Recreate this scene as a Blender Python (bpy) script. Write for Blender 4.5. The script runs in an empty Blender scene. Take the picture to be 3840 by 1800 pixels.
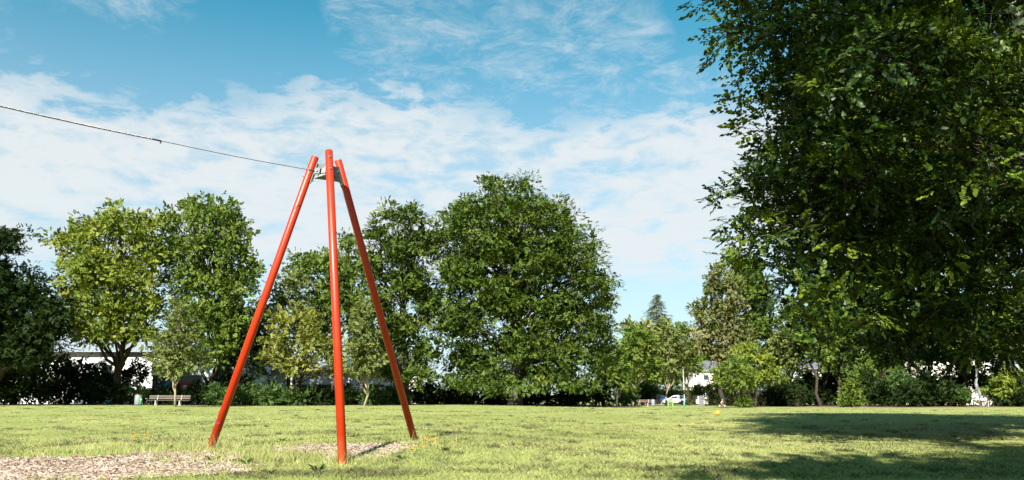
import bpy, bmesh, math, random
import numpy as np
from mathutils import Vector, Matrix

# ------------------------------------------------------------------ camera, sky, sun, exposure
SC = bpy.context.scene
COL = SC.collection
F_PX, CAM_Z, HORIZON = 3100.0, 0.85, 1492.0          # calibrated on the 3840 x 1800 photograph
TH = math.atan((HORIZON - 900.0) / F_PX)
SUN_AZ, SUN_EL = math.radians(17.5), math.radians(38.0)   # direction the light travels to, right of straight ahead

cam = bpy.data.cameras.new('camera')
cam.sensor_width = 36.0
cam.lens = 36.0 * F_PX / 3840.0
cam.clip_end = 3000.0
cam_o = bpy.data.objects.new('camera', cam)
COL.objects.link(cam_o)
cam_o.location = (0, 0, CAM_Z)
cam_o.rotation_euler = (math.pi / 2 + TH, 0, 0)
SC.camera = cam_o

SC.view_settings.view_transform = 'Standard'
SC.view_settings.look = 'None'
SC.view_settings.gamma = 1.0
SC.view_settings.exposure = 1.7
SC.render.engine = 'CYCLES'
SC.cycles.use_denoising = True
SC.cycles.max_bounces = 6
SC.cycles.diffuse_bounces = 2
SC.cycles.glossy_bounces = 2
SC.cycles.transmission_bounces = 3
SC.cycles.transparent_max_bounces = 4
SC.cycles.caustics_reflective = False
SC.cycles.caustics_refractive = False

world = bpy.data.worlds.new('World')
SC.world = world
world.use_nodes = True


def build_world():
    nt = world.node_tree
    nt.nodes.clear()
    N = nt.nodes.new
    L = nt.links.new

    def math_(op, a, b=None, clamp=False):
        n = N('ShaderNodeMath'); n.operation = op; n.use_clamp = clamp
        for i, v in enumerate((a, b)):
            if v is None: continue
            if isinstance(v, (int, float)): n.inputs[i].default_value = v
            else: L(v, n.inputs[i])
        return n.outputs[0]

    def maprange(v, a, b, c=0.0, d=1.0):
        n = N('ShaderNodeMapRange'); n.interpolation_type = 'SMOOTHSTEP'
        L(v, n.inputs['Value'])
        for k, x in zip(('From Min', 'From Max', 'To Min', 'To Max'), (a, b, c, d)):
            n.inputs[k].default_value = x
        return n.outputs[0]

    def noise(vec, scale, detail, rough, lac=2.0, dist=0.0):
        n = N('ShaderNodeTexNoise'); n.noise_dimensions = '3D'
        L(vec, n.inputs['Vector'])
        n.inputs['Scale'].default_value = scale; n.inputs['Detail'].default_value = detail
        n.inputs['Roughness'].default_value = rough; n.inputs['Lacunarity'].default_value = lac
        n.inputs['Distortion'].default_value = dist
        return n.outputs['Fac']

    out = N('ShaderNodeOutputWorld')
    sky = N('ShaderNodeTexSky'); sky.sky_type = 'NISHITA'; sky.sun_disc = False
    sky.sun_elevation = SUN_EL; sky.sun_rotation = math.pi + SUN_AZ
    sky.air_density = 1.0; sky.dust_density = 0.6; sky.ozone_density = 1.6
    tint = N('ShaderNodeMix'); tint.data_type = 'RGBA'; tint.blend_type = 'MULTIPLY'
    tint.inputs['Factor'].default_value = 1.0
    L(sky.outputs[0], tint.inputs[6])
    tcz = N('ShaderNodeTexCoord'); spz = N('ShaderNodeSeparateXYZ'); L(tcz.outputs['Generated'], spz.inputs[0])
    trp = N('ShaderNodeValToRGB'); L(spz.outputs[2], trp.inputs[0])
    trp.color_ramp.elements[0].position = 0.05; trp.color_ramp.elements[0].color = (0.60, 0.93, 1.0, 1)
    trp.color_ramp.elements[1].position = 0.42; trp.color_ramp.elements[1].color = (0.15, 1.0, 0.96, 1)
    L(trp.outputs[0], tint.inputs[7])
    bg = N('ShaderNodeBackground'); bg.inputs['Strength'].default_value = 0.05
    L(tint.outputs[2], bg.inputs['Color'])
    cl = N('ShaderNodeBackground'); cl.inputs['Color'].default_value = (0.94, 0.985, 1.0, 1)
    cl.inputs['Strength'].default_value = 0.275

    tc = N('ShaderNodeTexCoord')
    sep = N('ShaderNodeSeparateXYZ'); L(tc.outputs['Generated'], sep.inputs[0])
    x, y, z = sep.outputs
    zz = math_('MAXIMUM', math_('ADD', z, 0.07), 0.03)
    px, py = math_('DIVIDE', x, zz), math_('DIVIDE', y, zz)
    comb = N('ShaderNodeCombineXYZ'); L(px, comb.inputs[0]); L(py, comb.inputs[1])
    P2 = comb.outputs[0]
    # azimuth / elevation for the shapes
    az = math_('ARCTAN2', x, y); el = math_('ARCSINE', z)
    c2d = N('ShaderNodeCombineXYZ'); L(az, c2d.inputs[0]); L(el, c2d.inputs[1])
    A2 = c2d.outputs[0]

    def mapping(rot, sc, loc=(0, 0, 0)):
        mp = N('ShaderNodeMapping'); L(A2, mp.inputs['Vector'])
        mp.inputs['Rotation'].default_value = (0, 0, math.radians(rot)); mp.inputs['Scale'].default_value = sc
        mp.inputs['Location'].default_value = loc
        return mp.outputs[0]
    # low bank of broken cloud
    big = noise(mapping(0, (1, 1.2, 1), (3.1, 0.4, 0)), 3.3, 3.0, 0.5)
    puff = noise(mapping(-8, (1, 2.6, 1)), 17.0, 8.0, 0.62, dist=0.3)
    zed = math_('ADD', z, math_('MULTIPLY', math_('SUBTRACT', big, 0.5), 0.20))
    zed = math_('ADD', zed, math_('MULTIPLY', math_('SUBTRACT', puff, 0.5), 0.16))
    top = maprange(zed, 0.345, 0.285)
    low = maprange(z, 0.105, 0.165, 0.45, 1.0)
    puff2 = noise(mapping(-4, (1, 2.0, 1), (1, 2, 0)), 4.5, 4.0, 0.55)
    dens = maprange(math_('ADD', math_('MULTIPLY', puff, 0.6), math_('MULTIPLY', puff2, 0.4)), 0.35, 0.54, 0.48, 1.0)
    bank = math_('MULTIPLY', math_('MULTIPLY', top, low), dens)
    # cirrus: long feathered streaks rising to the right
    c1 = noise(mapping(-24, (1, 2.4, 1)), 11.0, 10.0, 0.70, dist=0.6)
    c3 = noise(mapping(42, (1, 2.8, 1), (2, 0, 0)), 14.0, 10.0, 0.70, dist=0.4)
    c2 = noise(mapping(-12, (1, 1.5, 1), (1.1, 0.3, 0)), 2.6, 2.5, 0.5, dist=0.4)
    area = maprange(c2, 0.43, 0.60)
    cir = math_('MULTIPLY', math_('MAXIMUM', maprange(c1, 0.40, 0.76), math_('MULTIPLY', maprange(c3, 0.40, 0.78), 0.85)), area)
    cir = math_('MULTIPLY', cir, 0.60)
    cir = math_('ADD', cir, math_('MULTIPLY', area, 0.10))
    haze = maprange(z, 0.52, 0.03, 0.0, 0.68)
    fac = math_('MAXIMUM', math_('MAXIMUM', bank, cir), haze, True)
    fac = math_('MULTIPLY', fac, 0.93, True)
    mix = N('ShaderNodeMixShader')
    L(fac, mix.inputs[0]); L(bg.outputs[0], mix.inputs[1]); L(cl.outputs[0], mix.inputs[2])
    L(mix.outputs[0], out.inputs['Surface'])


build_world()

sun = bpy.data.lights.new('sun', 'SUN')
sun.energy = 5.0
sun.angle = math.radians(0.53)
sun.color = (1.0, 0.955, 0.87)
sun_o = bpy.data.objects.new('sun', sun)
COL.objects.link(sun_o)
SUN_DIR = Vector((math.sin(SUN_AZ) * math.cos(SUN_EL), math.cos(SUN_AZ) * math.cos(SUN_EL), -math.sin(SUN_EL)))
sun_o.rotation_euler = SUN_DIR.to_track_quat('-Z', 'Y').to_euler()
sun_o.location = (-20, -40, 50)

# ------------------------------------------------------------------ helpers
RNG = np.random.default_rng(7)
random.seed(7)


def P(px, py, d):
    """world point at distance d (along +Y) behind pixel px,py of the photograph"""
    ct, st = math.cos(TH), math.sin(TH)
    u = 900.0 - py
    x, y, z = px - 1920.0, F_PX * ct - u * st, F_PX * st + u * ct
    k = d / y
    return np.array([x * k, d, CAM_Z + z * k])


def S(a, b, v):
    t = np.clip((np.asarray(v, float) - a) / (b - a), 0, 1)
    return t * t * (3 - 2 * t)


def gz(x, y):
    """height of the lawn"""
    x = np.asarray(x, float); y = np.asarray(y, float)
    m = S(-5, 25, x)
    z = (1 - m) * 0.2 * S(20, 70, y) - m * 0.3 * S(40, 115, y)
    z = z + 0.165 * S(10.0, 13.4, y) * (1 - 0.8 * S(15, 42, y)) * np.exp(-((x + 3.0) / 6.0) ** 2)
    z = z + 0.018 * np.sin(x * 0.9 + 1.3) * np.sin(y * 0.7) + 0.03 * np.sin(x * 0.21 + y * 0.13)* S(14, 30, y)
    return z


def G(px, py):
    """ground point seen at a pixel"""
    d = 20.0
    for _ in range(40):
        p = P(px, py, d)
        # line from camera through p to height gz
        dz = p[2] - CAM_Z
        h = float(gz(p[0], d)) - CAM_Z
        if dz > -1e-4: return np.array([p[0], d, float(gz(p[0], d))])
        d = d * 0.5 + 0.5 * min(d * h / dz, 300)
    p = P(px, py, d)
    return np.array([p[0], d, float(gz(p[0], d))])


def on_ground(px, d):
    p = P(px, 1500, d)
    return np.array([p[0], d, float(gz(p[0], d))])


def tag(o, label=None, cat=None, group=None, kind=None):
    if label: o['label'] = label
    if cat: o['category'] = cat
    if group: o['group'] = group
    if kind: o['kind'] = kind
    return o


def empty(name, loc, rz=0.0):
    o = bpy.data.objects.new(name, None)
    o.empty_display_size = 0.2
    COL.objects.link(o)
    o.location = loc
    o.rotation_euler = (0, 0, rz)
    return o


def np_mesh(name, verts, faces, mat=None, parent=None, tint=None, smooth=False, local=False):
    """verts (n,3); faces (m,k) with one k, or a list of such arrays"""
    verts = np.asarray(verts, np.float32).reshape(-1, 3)
    if parent is not None and not local:
        verts = verts - np.array(parent.location, np.float32)
    fl = faces if isinstance(faces, list) else [faces]
    fl = [np.asarray(f, np.int32) for f in fl if len(f)]
    me = bpy.data.meshes.new(name)
    me.vertices.add(len(verts)); me.vertices.foreach_set('co', verts.ravel())
    tot = np.concatenate([np.full(len(f), f.shape[1], np.int32) for f in fl])
    idx = np.concatenate([f.ravel() for f in fl])
    start = np.concatenate([[0], np.cumsum(tot)[:-1]]).astype(np.int32)
    me.loops.add(len(idx)); me.loops.foreach_set('vertex_index', idx)
    me.polygons.add(len(tot)); me.polygons.foreach_set('loop_start', start)
    me.polygons.foreach_set('loop_total', tot)
    if smooth: me.polygons.foreach_set('use_smooth', np.ones(len(tot), bool))
    if tint is not None:
        a = me.attributes.new('tint', 'FLOAT', 'FACE')
        a.data.foreach_set('value', np.asarray(tint, np.float32))
    me.update(calc_edges=True)
    if mat: me.materials.append(mat)
    o = bpy.data.objects.new(name, me)
    COL.objects.link(o)
    if parent is not None: o.parent = parent
    return o


class MB:
    """collects shapes, then builds ONE mesh"""
    def __init__(s): s.v = []; s.f = []

    def add(s, v, f):
        n = len(s.v)
        s.v += [tuple(map(float, p)) for p in v]
        s.f += [tuple(i + n for i in q) for q in f]
        return s

    def box(s, c, size, R=None, bev=0.0):
        hx, hy, hz = [k / 2 for k in size]
        if bev <= 0:
            v = [Vector((x * hx, y * hy, z * hz)) for x in (-1, 1) for y in (-1, 1) for z in (-1, 1)]
            f = [(0, 1, 3, 2), (4, 6, 7, 5), (0, 4, 5, 1), (2, 3, 7, 6), (0, 2, 6, 4), (1, 5, 7, 3)]
        else:
            bm = bmesh.new(); bmesh.ops.create_cube(bm, size=1.0)
            for q in bm.verts: q.co = Vector((q.co.x * size[0], q.co.y * size[1], q.co.z * size[2]))
            bmesh.ops.bevel(bm, geom=bm.edges[:], offset=bev, segments=2, affect='EDGES', profile=0.6)
            bm.verts.index_update()
            v = [q.co.copy() for q in bm.verts]; f = [tuple(q.index for q in fa.verts) for fa in bm.faces]; bm.free()
        M = R.to_matrix() if hasattr(R, 'to_matrix') else R
        c = Vector(c)
        v = [(M @ p if M is not None else p) + c for p in v]
        return s.add(v, f)

    def bar(s, a, b, w, h, up=(0, 0, 1)):
        a, b = Vector(a), Vector(b)
        x = (b - a).normalized(); y = Vector(up).cross(x)
        if y.length < 1e-4: y = Vector((0, 1, 0)).cross(x)
        y.normalize(); z = x.cross(y)
        M = Matrix((x, y, z)).transposed()
        return s.box((a + b) / 2, ((b - a).length, w, h), M)

    def tube(s, pts, r, n=8, caps=True, closed=False):
        pts = [Vector(p) for p in pts]
        m = len(pts)
        rr = r if hasattr(r, '__len__') else [r] * m
        V = []; ref = None
        for i, p in enumerate(pts):
            if closed: t = pts[(i + 1) % m] - pts[i - 1]
            else: t = pts[min(i + 1, m - 1)] - pts[max(i - 1, 0)]
            t.normalize()
            if ref is None:
                ref = Vector((0, 0, 1)) if abs(t.z) < 0.9 else Vector((1, 0, 0))
            a = t.cross(ref).normalized(); ref = a.cross(t).normalized()
            for k in range(n):
                an = 2 * math.pi * k / n
                V.append(p + (a * math.cos(an) + ref * math.sin(an)) * rr[i])
        Fc = []
        for i in range(m if closed else m - 1):
            j = (i + 1) % m
            for k in range(n):
                k2 = (k + 1) % n
                Fc.append((i * n + k, i * n + k2, j * n + k2, j * n + k))
        if caps and not closed:
            Fc.append(tuple(range(n))[::-1]); Fc.append(tuple((m - 1) * n + k for k in range(n)))
        return s.add(V, Fc)

    def cyl(s, a, b, r0, r1=None, n=12, caps=True): return s.tube([a, b], [r0, r0 if r1 is None else r1], n, caps)

    def lathe(s, prof, c=(0, 0, 0), n=20):
        """prof: list of (r, z) bottom to top"""
        V = []; Fc = []
        for r, z in prof:
            for k in range(n):
                a = 2 * math.pi * k / n
                V.append((c[0] + r * math.cos(a), c[1] + r * math.sin(a), c[2] + z))
        for i in range(len(prof) - 1):
            for k in range(n):
                k2 = (k + 1) % n
                Fc.append((i * n + k, i * n + k2, (i + 1) * n + k2, (i + 1) * n + k))
        Fc.append(tuple(range(n))[::-1]); Fc.append(tuple((len(prof) - 1) * n + k for k in range(n)))
        return s.add(V, Fc)

    def ball(s, c, r, n=12, m=8):
        rx, ry, rz = (r, r, r) if not hasattr(r, '__len__') else r
        V = []; Fc = []
        for i in range(m + 1):
            th = math.pi * i / m
            for k in range(n):
                a = 2 * math.pi * k / n
                V.append((c[0] + rx * math.sin(th) * math.cos(a), c[1] + ry * math.sin(th) * math.sin(a), c[2] - rz * math.cos(th)))
        for i in range(m):
            for k in range(n):
                k2 = (k + 1) % n
                Fc.append((i * n + k, i * n + k2, (i + 1) * n + k2, (i + 1) * n + k))
        return s.add(V, Fc)

    def ring(s, c, R, r, axis='y', n=20, m=8):
        pts = []
        for k in range(n):
            a = 2 * math.pi * k / n
            o = {'y': (math.cos(a), 0, math.sin(a)), 'z': (math.cos(a), math.sin(a), 0), 'x': (0, math.cos(a), math.sin(a))}[axis]
            pts.append(Vector(c) + Vector(o) * R)
        return s.tube(pts, r, m, closed=True)

    def build(s, name, mat, parent=None, smooth=False, local=True):
        me = bpy.data.meshes.new(name)
        v = s.v
        if parent is not None and not local:
            l = parent.location; v = [(p[0] - l.x, p[1] - l.y, p[2] - l.z) for p in v]
        me.from_pydata(v, [], s.f)
        if smooth:
            me.polygons.foreach_set('use_smooth', [len(p.vertices) <= 4 for p in me.polygons])
        me.update()
        me.materials.append(mat)
        o = bpy.data.objects.new(name, me)
        COL.objects.link(o)
        if parent is not None: o.parent = parent
        return o


# ------------------------------------------------------------------ materials
def new_mat(name):
    m = bpy.data.materials.new(name); m.use_nodes = True
    nt = m.node_tree; nt.nodes.clear()
    return m, nt, nt.nodes.new, nt.links.new


ALB = 0.84


def plain(name, col, rough=0.6, metal=0.0, var=0.12, scale=8.0, bump=0.0, spec=0.5, coat=0.0):
    col = tuple(c * (ALB if metal < .5 else .72) for c in col)
    m, nt, N, L = new_mat(name)
    out = N('ShaderNodeOutputMaterial'); b = N('ShaderNodeBsdfPrincipled')
    b.inputs['Roughness'].default_value = rough; b.inputs['Metallic'].default_value = metal
    b.inputs['Specular IOR Level'].default_value = spec; b.inputs['Coat Weight'].default_value = coat
    tc = N('ShaderNodeTexCoord'); no = N('ShaderNodeTexNoise'); L(tc.outputs['Object'], no.inputs['Vector'])
    no.inputs['Scale'].default_value = scale; no.inputs['Detail'].default_value = 6; no.inputs['Roughness'].default_value = 0.65
    r = N('ShaderNodeValToRGB'); L(no.outputs['Fac'], r.inputs[0])
    r.color_ramp.elements[0].position = 0.3; r.color_ramp.elements[1].position = 0.7
    r.color_ramp.elements[0].color = tuple(c * (1 - var) for c in col) + (1,)
    r.color_ramp.elements[1].color = tuple(min(1, c * (1 + var)) for c in col) + (1,)
    L(r.outputs[0], b.inputs['Base Color'])
    if bump:
        bp = N('ShaderNodeBump'); bp.inputs['Strength'].default_value = bump; bp.inputs['Distance'].default_value = 0.02
        L(no.outputs['Fac'], bp.inputs['Height']); L(bp.outputs[0], b.inputs['Normal'])
    L(b.outputs[0], out.inputs['Surface'])
    return m


def leaf_mat(name, dark, mid, light, transl=0.28, rough=0.5, spec=0.2):
    """colour of each leaf from its own tint (0..1)"""
    dark, mid, light = [tuple(v * ALB for v in c) for c in (dark, mid, light)]
    m, nt, N, L = new_mat(name)
    out = N('ShaderNodeOutputMaterial'); b = N('ShaderNodeBsdfPrincipled'); t = N('ShaderNodeBsdfTranslucent'); mx = N('ShaderNodeMixShader')
    at = N('ShaderNodeAttribute'); at.attribute_type = 'GEOMETRY'; at.attribute_name = 'tint'
    r = N('ShaderNodeValToRGB'); L(at.outputs['Fac'], r.inputs[0])
    r.color_ramp.elements[0].position = 0.1; r.color_ramp.elements[0].color = tuple(dark) + (1,)
    r.color_ramp.elements[1].position = 0.9; r.color_ramp.elements[1].color = tuple(light) + (1,)
    e = r.color_ramp.elements.new(0.5); e.color = tuple(mid) + (1,)
    L(r.outputs[0], b.inputs['Base Color'])
    sc = N('ShaderNodeMix'); sc.data_type = 'RGBA'; sc.blend_type = 'MULTIPLY'; sc.inputs['Factor'].default_value = 1
    L(r.outputs[0], sc.inputs[6]); sc.inputs[7].default_value = (1.25, 1.35, 0.5, 1)
    L(sc.outputs[2], t.inputs['Color'])
    b.inputs['Roughness'].default_value = rough; b.inputs['Specular IOR Level'].default_value = spec
    mx.inputs[0].default_value = transl
    L(b.outputs[0], mx.inputs[1]); L(t.outputs[0], mx.inputs[2]); L(mx.outputs[0], out.inputs['Surface'])
    return m


def lawn_mat():
    m, nt, N, L = new_mat('lawn_grass')
    out = N('ShaderNodeOutputMaterial'); b = N('ShaderNodeBsdfPrincipled'); b.inputs['Roughness'].default_value = 0.85
    b.inputs['Specular IOR Level'].default_value = 0.15
    tc = N('ShaderNodeTexCoord')
    def noise(scale, det, ro=0.6, st=None):
        n = N('ShaderNodeTexNoise'); n.inputs['Scale'].default_value = scale; n.inputs['Detail'].default_value = det
        n.inputs['Roughness'].default_value = ro
        if st:
            mp = N('ShaderNodeMapping'); L(tc.outputs['Object'], mp.inputs[0]); mp.inputs['Scale'].default_value = st; L(mp.outputs[0], n.inputs['Vector'])
        else: L(tc.outputs['Object'], n.inputs['Vector'])
        return n.outputs['Fac']
    n1 = noise(0.35, 5, 0.6, (1.0, 0.55, 1)); n2 = noise(22, 6, 0.7, (1, 0.7, 1)); n3 = noise(2.6, 6, 0.65, (1.0, 0.45, 1))
    r = N('ShaderNodeValToRGB'); L(n1, r.inputs[0])
    els = r.color_ramp.elements
    els[0].position = 0.32; els[0].color = (0.20, 0.222, 0.07, 1)
    els[1].position = 0.70; els[1].color = (0.28, 0.268, 0.112, 1)
    r2 = N('ShaderNodeValToRGB'); L(n2, r2.inputs[0])
    r2.color_ramp.elements[0].position = 0.34; r2.color_ramp.elements[0].color = (0.52, 0.6, 0.5, 1)
    r2.color_ramp.elements[1].position = 0.62; r2.color_ramp.elements[1].color = (1.1, 1.1, 1.0, 1)
    r3 = N('ShaderNodeValToRGB'); L(n3, r3.inputs[0])
    r3.color_ramp.elements[0].position = 0.36; r3.color_ramp.elements[0].color = (0.62, 0.68, 0.62, 1)
    r3.color_ramp.elements[1].position = 0.56; r3.color_ramp.elements[1].color = (1.06, 1.06, 1.0, 1)
    m1 = N('ShaderNodeMix'); m1.data_type = 'RGBA'; m1.blend_type = 'MULTIPLY'; m1.inputs[0].default_value = 1
    m2 = N('ShaderNodeMix'); m2.data_type = 'RGBA'; m2.blend_type = 'MULTIPLY'; m2.inputs[0].default_value = 1
    L(r.outputs[0], m1.inputs[6]); L(r2.outputs[0], m1.inputs[7]); L(m1.outputs[2], m2.inputs[6]); L(r3.outputs[0], m2.inputs[7])
    L(m2.outputs[2], b.inputs['Base Color'])
    bp = N('ShaderNodeBump'); bp.inputs['Strength'].default_value = 0.8; bp.inputs['Distance'].default_value = 0.035
    ad = N('ShaderNodeMath'); ad.operation = 'ADD'; L(n2, ad.inputs[0]); L(n3, ad.inputs[1])
    L(ad.outputs[0], bp.inputs['Height']); L(bp.outputs[0], b.inputs['Normal'])
    L(b.outputs[0], out.inputs['Surface'])
    return m


def red_paint():
    m, nt, N, L = new_mat('red_powder_coat')
    out = N('ShaderNodeOutputMaterial'); b = N('ShaderNodeBsdfPrincipled')
    tc = N('ShaderNodeTexCoord')
    n = N('ShaderNodeTexNoise'); n.inputs['Scale'].default_value = 3.0; n.inputs['Detail'].default_value = 8; n.inputs['Roughness'].default_value = 0.7
    L(tc.outputs['Object'], n.inputs['Vector'])
    r = N('ShaderNodeValToRGB'); L(n.outputs['Fac'], r.inputs[0])
    r.color_ramp.elements[0].position = 0.3; r.color_ramp.elements[0].color = (0.355, 0.0185, 0.0013, 1)
    r.color_ramp.elements[1].position = 0.75; r.color_ramp.elements[1].color = (0.40, 0.024, 0.0022, 1)
    # worn scuffs and a rusty foot
    n2 = N('ShaderNodeTexNoise'); n2.inputs['Scale'].default_value = 40; n2.inputs['Detail'].default_value = 4; L(tc.outputs['Object'], n2.inputs['Vector'])
    sp = N('ShaderNodeSeparateXYZ'); L(tc.outputs['Object'], sp.inputs[0])
    mr = N('ShaderNodeMapRange'); L(sp.outputs[2], mr.inputs[0])
    for k, v in zip(('From Min', 'From Max', 'To Min', 'To Max'), (0.02, 0.26, 0.75, 0.0)): mr.inputs[k].default_value = v
    mu = N('ShaderNodeMath'); mu.operation = 'MULTIPLY'; mu.use_clamp = True; L(mr.outputs[0], mu.inputs[0]); L(n2.outputs['Fac'], mu.inputs[1])
    mx = N('ShaderNodeMix'); mx.data_type = 'RGBA'; L(mu.outputs[0], mx.inputs[0]); L(r.outputs[0], mx.inputs[6]); mx.inputs[7].default_value = (0.42, 0.14, 0.05, 1)
    mp = N('ShaderNodeMapping'); L(tc.outputs['Object'], mp.inputs[0]); mp.inputs['Scale'].default_value = (14, 14, 1.6)
    n3 = N('ShaderNodeTexNoise'); n3.inputs['Scale'].default_value = 3.0; n3.inputs['Detail'].default_value = 9; n3.inputs['Roughness'].default_value = 0.75; L(mp.outputs[0], n3.inputs['Vector'])
    sc = N('ShaderNodeMapRange'); L(n3.outputs['Fac'], sc.inputs[0])
    for k, v in zip(('From Min', 'From Max', 'To Min', 'To Max'), (0.60, 0.74, 0.0, 0.38)): sc.inputs[k].default_value = v
    m4 = N('ShaderNodeMix'); m4.data_type = 'RGBA'; L(sc.outputs[0], m4.inputs[0]); L(mx.outputs[2], m4.inputs[6]); m4.inputs[7].default_value = (0.30, 0.06, 0.035, 1)
    L(m4.outputs[2], b.inputs['Base Color'])
    b.inputs['Specular IOR Level'].default_value = 0.42
    rr = N('ShaderNodeMapRange'); L(n.outputs['Fac'], rr.inputs[0]); rr.inputs['To Min'].default_value = 0.34; rr.inputs['To Max'].default_value = 0.50
    L(rr.outputs[0], b.inputs['Roughness'])
    bp = N('ShaderNodeBump'); bp.inputs['Strength'].default_value = 0.06; bp.inputs['Distance'].default_value = 0.003
    L(n2.outputs['Fac'], bp.inputs['Height']); L(bp.outputs[0], b.inputs['Normal'])
    L(b.outputs[0], out.inputs['Surface'])
    return m


def plaster(name, col):
    return plain(name, col, rough=0.9, var=0.06, scale=1.2, bump=0.05, spec=0.2)


def glass_dark(name='window_glass', col=(0.03, 0.04, 0.05)):
    return plain(name, col, rough=0.06, var=0.05, spec=0.7)


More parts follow.
